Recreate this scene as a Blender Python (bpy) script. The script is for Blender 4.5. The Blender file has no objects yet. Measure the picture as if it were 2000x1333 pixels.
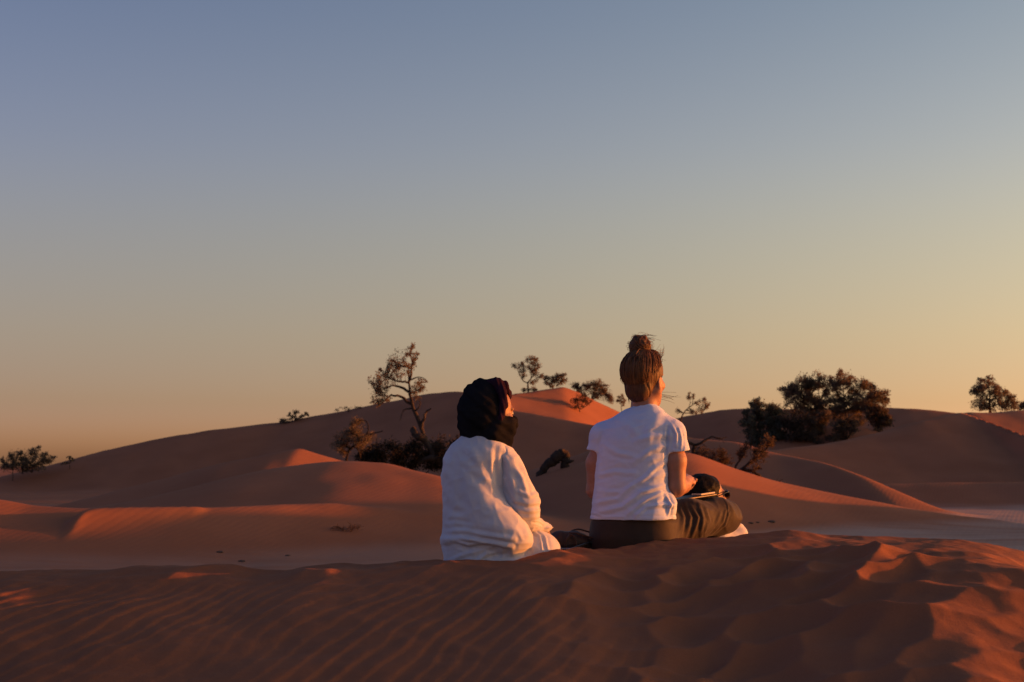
import bpy, bmesh, math, random
import numpy as np
from mathutils import Vector, Matrix

# ------------------------------------------------------------------ camera, sky, sun, exposure
SC = bpy.context.scene
COL = SC.collection
FPX = 2778.0                       # focal length in photograph pixels (50 mm on a 36 mm sensor)
PITCH = math.atan((912.0 - 666.5) / FPX)

cam_data = bpy.data.cameras.new('camera')
cam_data.lens = 50.0
cam_data.sensor_width = 36.0
cam_data.clip_start = 0.05
cam_data.clip_end = 60000.0
cam_data.dof.use_dof = True
cam_data.dof.focus_distance = 6.55
cam_data.dof.aperture_fstop = 6.3
cam = bpy.data.objects.new('camera', cam_data)
COL.objects.link(cam)
cam.location = (0, 0, 0)
cam.rotation_euler = (math.pi / 2 + PITCH, 0, 0)
SC.camera = cam

SUN_AZ = math.radians(80.5)        # to the right of the viewing direction
SUN_EL = math.radians(3.4)

world = bpy.data.worlds.new('World')
SC.world = world
world.use_nodes = True
wn = world.node_tree
wn.nodes.clear()
w_out = wn.nodes.new('ShaderNodeOutputWorld')
w_bg = wn.nodes.new('ShaderNodeBackground')
w_sky = wn.nodes.new('ShaderNodeTexSky')
w_sky.sky_type = 'NISHITA'
w_sky.sun_disc = False
w_sky.sun_elevation = SUN_EL
w_sky.sun_rotation = SUN_AZ
w_sky.altitude = 300.0
w_sky.air_density = 1.0
w_sky.dust_density = 1.5
w_sky.ozone_density = 1.0
w_bg.inputs['Strength'].default_value = 0.15
# the sky dims evenly away from the sunset, and the photograph's white balance is warm
w_tc = wn.nodes.new('ShaderNodeTexCoord')
w_dot = wn.nodes.new('ShaderNodeVectorMath'); w_dot.operation = 'DOT_PRODUCT'
w_dot.inputs[1].default_value = (math.sin(SUN_AZ), math.cos(SUN_AZ), 0.0)
wn.links.new(w_tc.outputs['Generated'], w_dot.inputs[0])
w_cmb = wn.nodes.new('ShaderNodeCombineXYZ')
for _i, _k in enumerate((0.42, 0.38, -0.03)):
    w_pow = wn.nodes.new('ShaderNodeMath'); w_pow.operation = 'POWER'
    w_pow.inputs[0].default_value = math.exp(_k)
    wn.links.new(w_dot.outputs['Value'], w_pow.inputs[1])
    wn.links.new(w_pow.outputs[0], w_cmb.inputs[_i])
w_tint = wn.nodes.new('ShaderNodeVectorMath'); w_tint.operation = 'MULTIPLY'
w_sep = wn.nodes.new('ShaderNodeSeparateXYZ')
wn.links.new(w_tc.outputs['Generated'], w_sep.inputs[0])
w_ramp = wn.nodes.new('ShaderNodeValToRGB')            # dusty horizon to clear air, by elevation only
w_ramp.color_ramp.interpolation = 'B_SPLINE'
_st = [(0, (0.635, 0.531, 0.844)), (0.022, (0.531, 0.444, 0.694)), (0.045, (0.392, 0.323, 0.356)), (0.09, (0.415, 0.323, 0.251)), (0.16, (0.467, 0.375, 0.270)), (0.22, (0.450, 0.384, 0.319)), (0.31, (0.381, 0.352, 0.300)), (0.55, (0.306, 0.317, 0.311)), (1, (0.288, 0.306, 0.315))]
_el = w_ramp.color_ramp.elements
while len(_el) < len(_st): _el.new(0.5)
for _e, (_p, _c) in zip(_el, _st):
    _e.position = _p; _e.color = (_c[0], _c[1], _c[2], 1)
wn.links.new(w_sep.outputs['Z'], w_ramp.inputs[0])
wn.links.new(w_ramp.outputs[0], w_tint.inputs[1])
wn.links.new(w_sky.outputs[0], w_tint.inputs[0])
w_mul = wn.nodes.new('ShaderNodeVectorMath'); w_mul.operation = 'MULTIPLY'
wn.links.new(w_tint.outputs[0], w_mul.inputs[0])
wn.links.new(w_cmb.outputs[0], w_mul.inputs[1])
w_gain = wn.nodes.new('ShaderNodeVectorMath'); w_gain.operation = 'MULTIPLY'
w_gain.inputs[1].default_value = (1.3, 1.3, 2.0)
wn.links.new(w_mul.outputs[0], w_gain.inputs[0])
wn.links.new(w_gain.outputs[0], w_bg.inputs['Color'])
wn.links.new(w_bg.outputs[0], w_out.inputs['Surface'])

sun_data = bpy.data.lights.new('sun', 'SUN')
sun_data.energy = 2.55
sun_data.angle = math.radians(0.55)
sun_data.color = (1.0, 0.27, 0.045)
sun = bpy.data.objects.new('sun', sun_data)
COL.objects.link(sun)
_sd = Vector((math.sin(SUN_AZ) * math.cos(SUN_EL), math.cos(SUN_AZ) * math.cos(SUN_EL), math.sin(SUN_EL)))
sun.rotation_euler = (-_sd).to_track_quat('-Z', 'Y').to_euler()
sun.location = (20, 5, 6)

SC.view_settings.view_transform = 'Standard'
SC.view_settings.look = 'None'
SC.view_settings.gamma = 1.0
SC.view_settings.use_curve_mapping = False
SC.view_settings.exposure = 1.515

# ------------------------------------------------------------------ helpers
_cp, _sp = math.cos(PITCH), math.sin(PITCH)
def P(px, py, Y):
    """point at forward distance Y that the photograph shows at pixel (px, py)"""
    a = (px - 1000.0) / FPX
    b = (666.5 - py) / FPX
    dx, dy, dz = a, _cp - b * _sp, _sp + b * _cp
    k = Y / dy
    return np.array((dx * k, Y, dz * k))

def V(p):
    return Vector((float(p[0]), float(p[1]), float(p[2])))

def tag(o, label=None, cat=None, group=None, kind=None):
    if label: o['label'] = label
    if cat: o['category'] = cat
    if group: o['group'] = group
    if kind: o['kind'] = kind
    return o

def empty(name, loc, label, cat, group=None):
    o = bpy.data.objects.new(name, None)
    o.empty_display_size = 0.1
    o.location = V(loc)
    COL.objects.link(o)
    return tag(o, label, cat, group)

def mesh_np(name, verts, faces, mat, parent=None, smooth=True):
    """verts: world coordinates (n,3); faces: (m,3) or (m,4) int array, or a list of both"""
    verts = np.asarray(verts, dtype=np.float64)
    if parent is not None:
        off = np.zeros(3)
        q = parent
        while q is not None:
            off += np.array(q.location); q = q.parent
        verts = verts - off
    me = bpy.data.meshes.new(name)
    fl = faces if isinstance(faces, list) else [faces]
    fl = [np.asarray(f, dtype=np.int32) for f in fl if len(f)]
    nl = sum(f.size for f in fl)
    nf = sum(len(f) for f in fl)
    me.vertices.add(len(verts))
    me.vertices.foreach_set('co', verts.astype(np.float32).ravel())
    me.loops.add(nl)
    me.loops.foreach_set('vertex_index', np.concatenate([f.ravel() for f in fl]))
    starts = []; s = 0
    for f in fl:
        starts.append(s + np.arange(len(f)) * f.shape[1]); s += f.size
    me.polygons.add(nf)
    me.polygons.foreach_set('loop_start', np.concatenate(starts).astype(np.int32))
    me.polygons.foreach_set('use_smooth', np.full(nf, smooth))
    me.update(calc_edges=True)
    me.validate()
    if mat is not None: me.materials.append(mat)
    o = bpy.data.objects.new(name, me)
    COL.objects.link(o)
    if parent is not None: o.parent = parent
    return o

# ---- value noise (numpy), 2D and 3D
def _hash(ix, iy, iz, seed):
    n = (ix.astype(np.int64) * 374761393 + iy.astype(np.int64) * 668265263 + iz.astype(np.int64) * 2147483647 + seed * 974711) & 0xFFFFFFFF
    n = ((n ^ (n >> 13)) * 1274126177) & 0xFFFFFFFF
    n = ((n ^ (n >> 16)) * 2246822519) & 0xFFFFFFFF
    return ((n ^ (n >> 15)) & 0xFFFFFF).astype(np.float64) / 0xFFFFFF * 2 - 1
def noise2(x, y, seed=0):
    ix = np.floor(x); iy = np.floor(y)
    fx = x - ix; fy = y - iy
    ux = fx * fx * fx * (fx * (fx * 6 - 15) + 10); uy = fy * fy * fy * (fy * (fy * 6 - 15) + 10)
    z = np.zeros_like(ix)
    a = _hash(ix, iy, z, seed); b = _hash(ix + 1, iy, z, seed)
    c = _hash(ix, iy + 1, z, seed); d = _hash(ix + 1, iy + 1, z, seed)
    return (a * (1 - ux) + b * ux) * (1 - uy) + (c * (1 - ux) + d * ux) * uy
def noise3(x, y, z, seed=0):
    ix = np.floor(x); iy = np.floor(y); iz = np.floor(z)
    fx = x - ix; fy = y - iy; fz = z - iz
    ux = fx * fx * (3 - 2 * fx); uy = fy * fy * (3 - 2 * fy); uz = fz * fz * (3 - 2 * fz)
    r = 0
    for dz in (0, 1):
        a = _hash(ix, iy, iz + dz, seed); b = _hash(ix + 1, iy, iz + dz, seed)
        c = _hash(ix, iy + 1, iz + dz, seed); d = _hash(ix + 1, iy + 1, iz + dz, seed)
        r = r + ((a * (1 - ux) + b * ux) * (1 - uy) + (c * (1 - ux) + d * ux) * uy) * (uz if dz else 1 - uz)
    return r
def fbm2(x, y, oct=4, seed=0):
    r = 0; a = 1.0; f = 1.0
    for i in range(oct):
        r = r + a * noise2(x * f + 17.3 * i, y * f - 9.1 * i, seed + i); a *= 0.5; f *= 2.03
    return r
def sstep(a, b, x):
    t = np.clip((x - a) / (b - a), 0, 1)
    return t * t * (3 - 2 * t)

# ------------------------------------------------------------------ materials
def new_mat(name):
    m = bpy.data.materials.new(name)
    m.use_nodes = True
    nt = m.node_tree
    b = nt.nodes['Principled BSDF']
    return m, nt, b
def noise_node(nt, scale, detail=4, rough=0.55, vec=None):
    n = nt.nodes.new('ShaderNodeTexNoise')
    n.inputs['Scale'].default_value = scale
    n.inputs['Detail'].default_value = detail
    n.inputs['Roughness'].default_value = rough
    if vec is not None: nt.links.new(vec, n.inputs['Vector'])
    return n
def ramp(nt, src, stops):
    r = nt.nodes.new('ShaderNodeValToRGB')
    nt.links.new(src, r.inputs[0])
    el = r.color_ramp.elements
    while len(el) < len(stops): el.new(0.5)
    for e, (p, c) in zip(el, stops):
        e.position = p; e.color = (c[0], c[1], c[2], 1)
    return r
def geo_pos(nt):
    return nt.nodes.new('ShaderNodeNewGeometry').outputs['Position']
def obj_pos(nt):
    return nt.nodes.new('ShaderNodeTexCoord').outputs['Object']
def bump(nt, b, h, strength, dist):
    n = nt.nodes.new('ShaderNodeBump')
    n.inputs['Strength'].default_value = strength
    n.inputs['Distance'].default_value = dist
    nt.links.new(h, n.inputs['Height'])
    nt.links.new(n.outputs[0], b.inputs['Normal'])
    return n

def simple_mat(name, c0, c1, scale, rough=0.85, bscale=None, bstr=0.3, bdist=0.002, sheen=0.0, spec=0.3):
    m, nt, b = new_mat(name)
    v = obj_pos(nt)
    n = noise_node(nt, scale, 5, 0.6, v)
    r = ramp(nt, n.outputs['Fac'], [(0.3, c0), (0.7, c1)])
    nt.links.new(r.outputs[0], b.inputs['Base Color'])
    b.inputs['Roughness'].default_value = rough
    b.inputs['Specular IOR Level'].default_value = spec
    if sheen: b.inputs['Sheen Weight'].default_value = sheen
    if bscale:
        n2 = noise_node(nt, bscale, 3, 0.6, v)
        bump(nt, b, n2.outputs['Fac'], bstr, bdist)
    return m
# ------------------------------------------------------------------ sand material
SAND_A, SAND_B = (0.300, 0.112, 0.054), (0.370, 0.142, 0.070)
def sand_material(name, playa):
    m, nt, b = new_mat(name)
    pos = geo_pos(nt)
    n1 = noise_node(nt, 0.35, 5, 0.55, pos)
    n2 = noise_node(nt, 330.0, 3, 0.7, pos)
    kk = 1.0 if playa else 0.84          # same sand; vignette-like dimming of the foreground put into its colour
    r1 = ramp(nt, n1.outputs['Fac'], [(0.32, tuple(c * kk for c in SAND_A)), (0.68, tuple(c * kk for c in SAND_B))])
    mix = nt.nodes.new('ShaderNodeMix'); mix.data_type = 'RGBA'; mix.blend_type = 'MULTIPLY'
    mix.inputs[0].default_value = 0.5
    r2 = ramp(nt, n2.outputs['Fac'], [(0.35, (0.62, 0.62, 0.62)), (0.6, (1.1, 1.08, 1.05))])
    nt.links.new(r1.outputs[0], mix.inputs[6]); nt.links.new(r2.outputs[0], mix.inputs[7])
    col = mix.outputs[2]
    if playa:
        # bare grey clay shows where the sand runs out: stored per vertex as terrain data
        at = nt.nodes.new('ShaderNodeAttribute'); at.attribute_name = 'clay'
        n3 = noise_node(nt, 0.5, 6, 0.65, pos)
        mp = nt.nodes.new('ShaderNodeMapping'); mp.inputs['Scale'].default_value = (0.25, 1.0, 1.0)
        nt.links.new(pos, mp.inputs['Vector']); nt.links.new(mp.outputs[0], n3.inputs['Vector'])
        rr = ramp(nt, n3.outputs['Fac'], [(0.28, (0, 0, 0)), (0.50, (1, 1, 1))])
        mu = nt.nodes.new('ShaderNodeMath'); mu.operation = 'MULTIPLY'
        nt.links.new(at.outputs['Fac'], mu.inputs[0]); nt.links.new(rr.outputs[0], mu.inputs[1])
        m2 = nt.nodes.new('ShaderNodeMix'); m2.data_type = 'RGBA'
        nt.links.new(mu.outputs[0], m2.inputs[0])
        nt.links.new(col, m2.inputs[6]); m2.inputs[7].default_value = (0.43, 0.272, 0.198, 1)
        col = m2.outputs[2]
    nt.links.new(col, b.inputs['Base Color'])
    b.inputs['Roughness'].default_value = 0.95
    b.inputs['Specular IOR Level'].default_value = 0.1
    # fine relief: grain, and on the far sand wind ripples
    if playa:
        w = nt.nodes.new('ShaderNodeTexWave'); w.wave_type = 'BANDS'; w.bands_direction = 'X'
        mp2 = nt.nodes.new('ShaderNodeMapping'); mp2.inputs['Rotation'].default_value = (0, 0, 0.35)
        nt.links.new(pos, mp2.inputs['Vector']); nt.links.new(mp2.outputs[0], w.inputs['Vector'])
        w.inputs['Scale'].default_value = 2.6; w.inputs['Distortion'].default_value = 3.0
        w.inputs['Detail'].default_value = 2.0; w.inputs['Detail Scale'].default_value = 0.7
        n4 = noise_node(nt, 1.6, 5, 0.6, pos)
        ad = nt.nodes.new('ShaderNodeMath'); ad.operation = 'MULTIPLY_ADD'
        nt.links.new(n4.outputs['Fac'], ad.inputs[0]); ad.inputs[1].default_value = 1.6
        nt.links.new(w.outputs['Fac'], ad.inputs[2])
        bump(nt, b, ad.outputs[0], 0.05, 0.03)
    else:
        n5 = noise_node(nt, 70.0, 4, 0.7, pos)
        ad2 = nt.nodes.new('ShaderNodeMath'); ad2.operation = 'MULTIPLY_ADD'
        nt.links.new(n5.outputs['Fac'], ad2.inputs[0]); ad2.inputs[1].default_value = 2.0
        nt.links.new(n2.outputs['Fac'], ad2.inputs[2])
        bump(nt, b, ad2.outputs[0], 0.35, 0.0025)
    return m
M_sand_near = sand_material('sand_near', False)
M_sand_far = sand_material('sand_far', True)

# ------------------------------------------------------------------ far dunes and plain: one sheet to the horizon
def crest(pts, smooth=0.6):
    """control points (px, py, Y) of a dune crest -> functions Zc(x), Yc(x)"""
    w = np.array([P(*p) for p in pts])
    o = np.argsort(w[:, 0]); w = w[o]
    xs = np.linspace(w[0, 0], w[-1, 0], 900)
    z = np.interp(xs, w[:, 0], w[:, 2]); y = np.interp(xs, w[:, 0], w[:, 1])
    n = max(3, int(smooth / (xs[1] - xs[0])))
    k = np.hanning(n + 2)[1:-1]; k /= k.sum()
    pad = n
    def sm(a):
        s0 = a[1] - a[0]; s1 = a[-1] - a[-2]
        ap = np.concatenate([a[0] + s0 * np.arange(-pad, 0), a, a[-1] + s1 * np.arange(1, pad + 1)])
        return np.convolve(ap, k, 'same')[pad:-pad]
    return xs, sm(z), sm(y)

PLAIN_Z = -1.3
DUNES = []
def dune(name, pts, sf, sb, r, smooth=0.8, fade=0.35):
    DUNES.append((name, crest(pts, smooth), sf, sb, r, fade))
dune('B', [(-900,1060,78),(-500,1010,79),(-200,965,80),(0,930,81),(100,908,82),(200,880,84),(300,858,85),(450,836,86),(550,823,87),(660,805,87),(760,785,86),(830,772,85),(890,765,84),(930,771,82),(1000,802,79),(1090,818,77),(1180,833,75),(1280,850,72),(1400,880,69),(1550,915,66),(1700,950,64)], .34, .30, 1.0, 1.6)
dune('E', [(800,800,84),(900,782,87),(1000,770,92),(1050,763,94.5),(1100,755,97),(1130,767,98),(1210,805,101),(1300,840,103),(1400,870,105)], .32, .3, .8, 1.2)
dune('K', [(1100,870,121),(1250,836,119),(1330,815,117),(1400,801,115),(1450,797,114),(1500,799,113),(1600,801,112),(1700,797,111),(1745,796,110),(1800,801,109),(1850,806,108),(1900,812,106),(2000,820,104),(2300,830,100),(3000,870,95)], .30, .3, 1.5, 2.0)
dune('M', [(1800,840,70),(1885,805,72.5),(1950,806,73.2),(2000,803,74),(2100,795,77),(2300,790,82),(2800,830,90)], .30, .3, 1.0, 1.2)
dune('H', [(1300,930,58),(1450,891,60),(1500,880,61),(1600,868,63),(1700,850,65),(1800,821,67),(1870,805,69),(1885,803,69),(1930,826,66),(2000,852,62),(2200,900,56),(2400,935,52),(2800,980,50)], .30, .33, .7, 1.0)
dune('G', [(1150,880,52),(1250,862,52),(1350,856,51.5),(1450,864,50),(1500,884,48.6),(1600,905,45.6),(1660,921,43.6),(1720,945,42.4),(1780,972,41.2),(1840,1000,40)], .25, .3, 1.0, 1.2)
dune('hummock', [(1440,895,75),(1500,868,76),(1560,850,77),(1620,830,77.5),(1680,833,77.5),(1740,850,77),(1800,878,77)], .45, .4, .6, .8)
dune('J', [(1550,990,51),(1650,958,51),(1720,946,51),(1800,942,51),(1900,940,51),(2000,940,50),(2200,946,49),(2500,965,48)], .22, .3, .8, 1.0)
dune('F', [(900,985,33.6),(980,955,33.3),(1060,926,33),(1150,900,32.8),(1250,886,32.8),(1340,886,33.0),(1400,905,33.2),(1500,933,33.5),(1600,957,33.4),(1700,978,33.0),(1800,998,32.8),(1950,1025,32.5)], .24, .3, 1.2, 1.0)
dune('D3', [(0,1010,38),(100,990,38),(200,968,38),(300,940,38.5),(450,902,39),(540,885,39.5),(585,876,40),(640,892,40.1),(700,908,40.3),(800,945,41)], .27, .35, .25, .35)
dune('D2', [(50,1005,28),(150,995,28),(250,978,28),(350,957,28.5),(450,935,29),(520,920,29.5),(600,907,30),(660,902,30),(700,901,30),(760,905,30),(860,932,29),(950,965,28.3),(1050,1005,27.5),(1150,1050,27)], .20, .3, .8, .8)
dune('D1', [(-500,930,21),(-300,945,21.5),(-100,963,22),(0,975,22.4),(60,985,22.4),(150,991,22.4),(250,992,22.6),(390,991,23.0),(450,989,23.3),(550,984,23.9),(650,985,24.5),(750,1000,24.9),(860,1035,25.2),(950,1070,25.2)], .25, .32, .18, .35)
dune('D1lip', [(140,1012,21.5),(165,995,21.6),(180,991,21.75),(250,990,22.05),(330,989.5,22.4),(390,989,22.75),(410,1000,22.9)], .52, .5, .10, .2, 1.2)

def dune_w(name, pts, sf, sb, r, fade=0.2):
    w = np.array(pts, float)
    xs = np.linspace(w[0, 0], w[-1, 0], 300)
    DUNES.append((name, (xs, np.interp(xs, w[:, 0], w[:, 1]), np.interp(xs, w[:, 0], w[:, 2])), sf, sb, r, fade))
for _i, _y in enumerate((19.6, 21.8, 24.0, 26.4, 28.8, 31.0)):  # unseen ridges added out of view to throw shade across the left dunes
    dune_w('shade_ridge', [(13, -1.2, _y), (18, 0.05, _y + .4), (24, 1.08, _y + .9), (34, 1.45, _y + 1.6), (42, 0.2, _y + 2.2)], .45, .5, .8)

def smax(a, b, k):
    h = np.clip(0.5 + 0.5 * (a - b) / k, 0, 1)
    return b * (1 - h) + a * h + k * h * (1 - h)

def dune_h(d, x, y):
    name, (xs, zc, yc), sf, sb, r, fade = d
    xc = np.clip(x, xs[0], xs[-1])
    z = np.interp(xc, xs, zc); yy = np.interp(xc, xs, yc)
    out = np.abs(x - xc)
    dd = yy - y
    s = np.where(dd > 0, sf, sb) * (np.sqrt(dd * dd + r * r) - r)
    return z - s - out * fade

def terrain_h(x, y):
    wob = 0.22 * fbm2(x * 0.09 + 3.1, y * 0.05, 3, 5)
    base = PLAIN_Z + 0.05 * fbm2(x * 0.12, y * 0.08, 3, 11) + 0.010 * fbm2(x * 1.3, y * 0.8, 3, 19)
    h = base
    for d in DUNES:
        hd = dune_h(d, x, y + wob * 0.0)
        h = smax(h, hd, 0.30 if d[0] in ('D1', 'D3') else (0.08 if d[0] == 'D1lip' else 0.45))
    # soft wind-shaped undulation on the dunes
    up = sstep(0.1, 1.2, h - PLAIN_Z)
    h = h + up * 0.05 * fbm2(x * 0.35 + 1.7, y * 0.22, 3, 23)
    # drop under the foreground dune
    h = h - 1.0 * sstep(13.0, 9.0, y)
    return h, base

def ground_z(x, y):
    h, _ = terrain_h(np.array([float(x)]), np.array([float(y)]))
    return float(h[0])

def at_ground(px, Y, dz=0.0):
    x = (px - 1000.0) / FPX * Y * 1.0
    x = P(px, 900, Y)[0]
    return np.array((x, Y, ground_z(x, Y) + dz))

def grid_faces(nu, nv):
    i = np.arange(nv - 1)[:, None] * nu + np.arange(nu - 1)[None, :]
    return np.stack([i, i + 1, i + nu + 1, i + nu], -1).reshape(-1, 4)

AP = 14.0
u = np.concatenate([-np.geomspace(6, 0.47, 60)[:-1], np.linspace(-0.46, 0.46, 800), np.geomspace(0.47, 6, 60)[1:]])
v = np.concatenate([np.linspace(-12, 8, 12)[:-1], np.geomspace(8, 130, 520), np.geomspace(132, 30000, 50)])
vv, uu = np.meshgrid(v, u, indexing='ij')
X = (uu * (vv + AP)).ravel(); Y = vv.ravel()
Hh, base = terrain_h(X, Y)
desert = mesh_np('desert_ground', np.stack([X, Y, Hh], 1), grid_faces(len(u), len(v)), M_sand_far)
clay = sstep(0.20, 0.02, Hh - base) * sstep(52, 44, Y) * (0.35 + 0.65 * sstep(-1, 3, X))
at = desert.data.attributes.new('clay', 'FLOAT', 'POINT')
at.data.foreach_set('value', clay.astype(np.float32))
tag(desert, 'rolling orange sand dunes and flat clay plain reaching the horizon', kind='structure')

# ------------------------------------------------------------------ foreground dune with ripples and hollows
FG = [(-600,1135),(-200,1124),(0,1120),(110,1114),(160,1119),(250,1117),(350,1113),(450,1113),(500,1116),(560,1112),(600,1110),(650,1107),(700,1107),(750,1105),(800,1103),(860,1100),(940,1094),(1000,1086),(1060,1080),(1120,1076),(1200,1071),(1300,1063),(1400,1056),(1450,1051),(1500,1045),(1560,1043),(1620,1043),(1700,1048),(1760,1050),(1800,1049),(1850,1053),(1900,1058),(1960,1069),(2000,1078),(2100,1110),(2300,1200),(2600,1350)]
FGA = np.array(FG, float)
def fg_yc(x):
    return 6.08 + 0.44 * sstep(0.0, 0.75, x) + 0.03 * np.sin(x * 1.7)
def fg_crest(x):
    """crest height of the foreground dune above plan position x"""
    yc = fg_yc(x); r = 0
    for o in (-0.08, -0.04, 0, 0.04, 0.08):
        py = np.interp(1000.0 + (x + o) / yc * FPX, FGA[:, 0], FGA[:, 1])
        b = (666.5 - py) / FPX
        r = r + (_sp + b * _cp) / (_cp - b * _sp) * yc
    return r / 5
_rng = np.random.RandomState(7)
HNX, HNY, HDX, HDY = 40, 34, 0.225, 0.185
HOLLOW = np.array([(-1.2 + i * HDX + _rng.uniform(-.095, .095), 2.6 + j * HDY + _rng.uniform(-.08, .08), _rng.uniform(0, .014)) for i in range(HNX) for j in range(HNY)])

def hollows(x, y):
    """scooped hollows with ridges between them (old footprints)"""
    wx = x + 0.07 * noise2(x * 3.1, y * 3.1, 3) ; wy = y + 0.06 * noise2(x * 3.7 + 8, y * 3.7, 4)
    sx = wx - 0.35 * (wy - 5.5)
    gi = np.clip(((sx + 1.2) / HDX).round().astype(int), 0, HNX - 1); gj = np.clip(((wy - 2.6) / HDY).round().astype(int), 0, HNY - 1)
    acc = np.zeros(x.shape)
    for di in (-2, -1, 0, 1, 2):
        for dj in (-2, -1, 0, 1, 2):
            k = np.clip(gi + di, 0, HNX - 1) * HNY + np.clip(gj + dj, 0, HNY - 1)
            hp = HOLLOW[k]
            d = ((sx - hp[..., 0]) / 0.195) ** 2 + ((wy - hp[..., 1]) / 0.165) ** 2 + hp[..., 2] * 20
            acc += np.exp(-12.0 * d)
    return -np.log(acc + 1e-12) / 12.0       # soft minimum: 0 in a hollow, up to ~1 on the ridges

def fg_h(x, y):
    zc = fg_crest(x)
    yc = fg_yc(x)
    d = yc - y
    r = 0.42
    front = 0.235 * (np.sqrt(d * d + r * r) - r) + 0.012 * np.maximum(d, 0) ** 2
    back = 0.95 * (np.sqrt(d * d + 0.5 * 0.5) - 0.5)
    z = zc - np.where(d > 0, front, back)
    # right shoulder of the dune rolls over towards the sun
    z = z + 0.105 * np.clip(x - 0.2, 0, 1.8) * sstep(0.26, 1.25, d)
    xe = 2.05 - 0.34 * np.maximum(d, 0)
    t = np.maximum(x - xe, 0)
    z = z - 0.42 * (np.sqrt(t * t + 0.22 ** 2) - 0.22) * sstep(-0.1, 0.8, d)
    # ripples on the left: long crests running away to the right, steep on one side
    wx = x + 0.05 * noise2(x * 1.3, y * 1.0, 31); wy = y + 0.05 * noise2(x * 1.1, y * 1.4, 33)
    ang = 1.12
    ph = (wx * np.sin(ang) - (wy - 0.06 * (wx + 0.5) ** 2) * np.cos(ang)) / 0.078 + 0.55 * noise2(x * 2.1, y * 2.1, 35) + 0.25 * noise2(x * 5.3, y * 5.3, 36)
    fr = ph - np.floor(ph)
    saw = np.where(fr < 0.80, fr / 0.80, (1 - fr) / 0.20)
    saw = saw * saw * (3 - 2 * saw)
    amp = 0.0060 * (0.25 + 0.75 * sstep(-0.5, 0.6, noise2(x * 1.9 + 5, y * 1.7, 37))) * sstep(0.75, -0.35, x - 0.25 * (5.6 - y)) * sstep(0.10, 0.65, d)
    z = z + amp * saw
    # hollows on the right and along the crest
    hm = sstep(-0.25, 0.55, x + 0.20 * noise2(x * 1.2, y * 1.5, 41) + 0.15 * (y - 5.4)) * (0.15 + 0.85 * sstep(0.12, 0.85, d))
    edge = 0.28 * sstep(0.75, 0.12, d) * sstep(-2.6, -1.0, x) * sstep(0.7, 0.0, x)
    hm = np.maximum(hm, edge) * sstep(-0.35, 0.05, d) * (1 - 0.45 * sstep(-0.5, 0.1, x - xe))
    hl = np.clip(hollows(x, y), 0, 1.3)
    z = z + hm * 0.068 * (hl - 0.35)
    z = z + 0.012 * fbm2(x * 2.6, y * 3.2, 3, 43) + 0.0022 * fbm2(x * 14, y * 14, 2, 47)
    tr = np.exp(-((x - 0.25) / 0.95) ** 2 - ((y - 6.22 - 0.25 * sstep(0, .7, x)) / 0.24) ** 2)      # trampled sand round the sitters
    z = z + tr * (0.016 * fbm2(x * 6.5, y * 6.5, 3, 53) + 0.004)
    # lateral and back falloff down to the plain
    z = np.maximum(z, -2.4)
    return z

xs = np.concatenate([np.linspace(-9, -3.0, 60)[:-1], np.arange(-3.0, 3.0, 0.0075), np.linspace(3.0, 8, 50)])
ys = np.concatenate([np.linspace(0.4, 4.3, 50)[:-1], np.arange(4.3, 6.9, 0.0075), np.linspace(6.9, 11, 80)])
gy, gx = np.meshgrid(ys, xs, indexing='ij')
fx, fy = gx.ravel(), gy.ravel()
fz = fg_h(fx, fy)
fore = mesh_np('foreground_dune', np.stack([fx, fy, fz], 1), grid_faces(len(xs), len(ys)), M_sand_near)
tag(fore, 'rippled footprint-pocked sand ridge in the foreground', kind='structure')
def fgz(x, y):
    return float(fg_h(np.array([float(x)]), np.array([float(y)]))[0])
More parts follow.
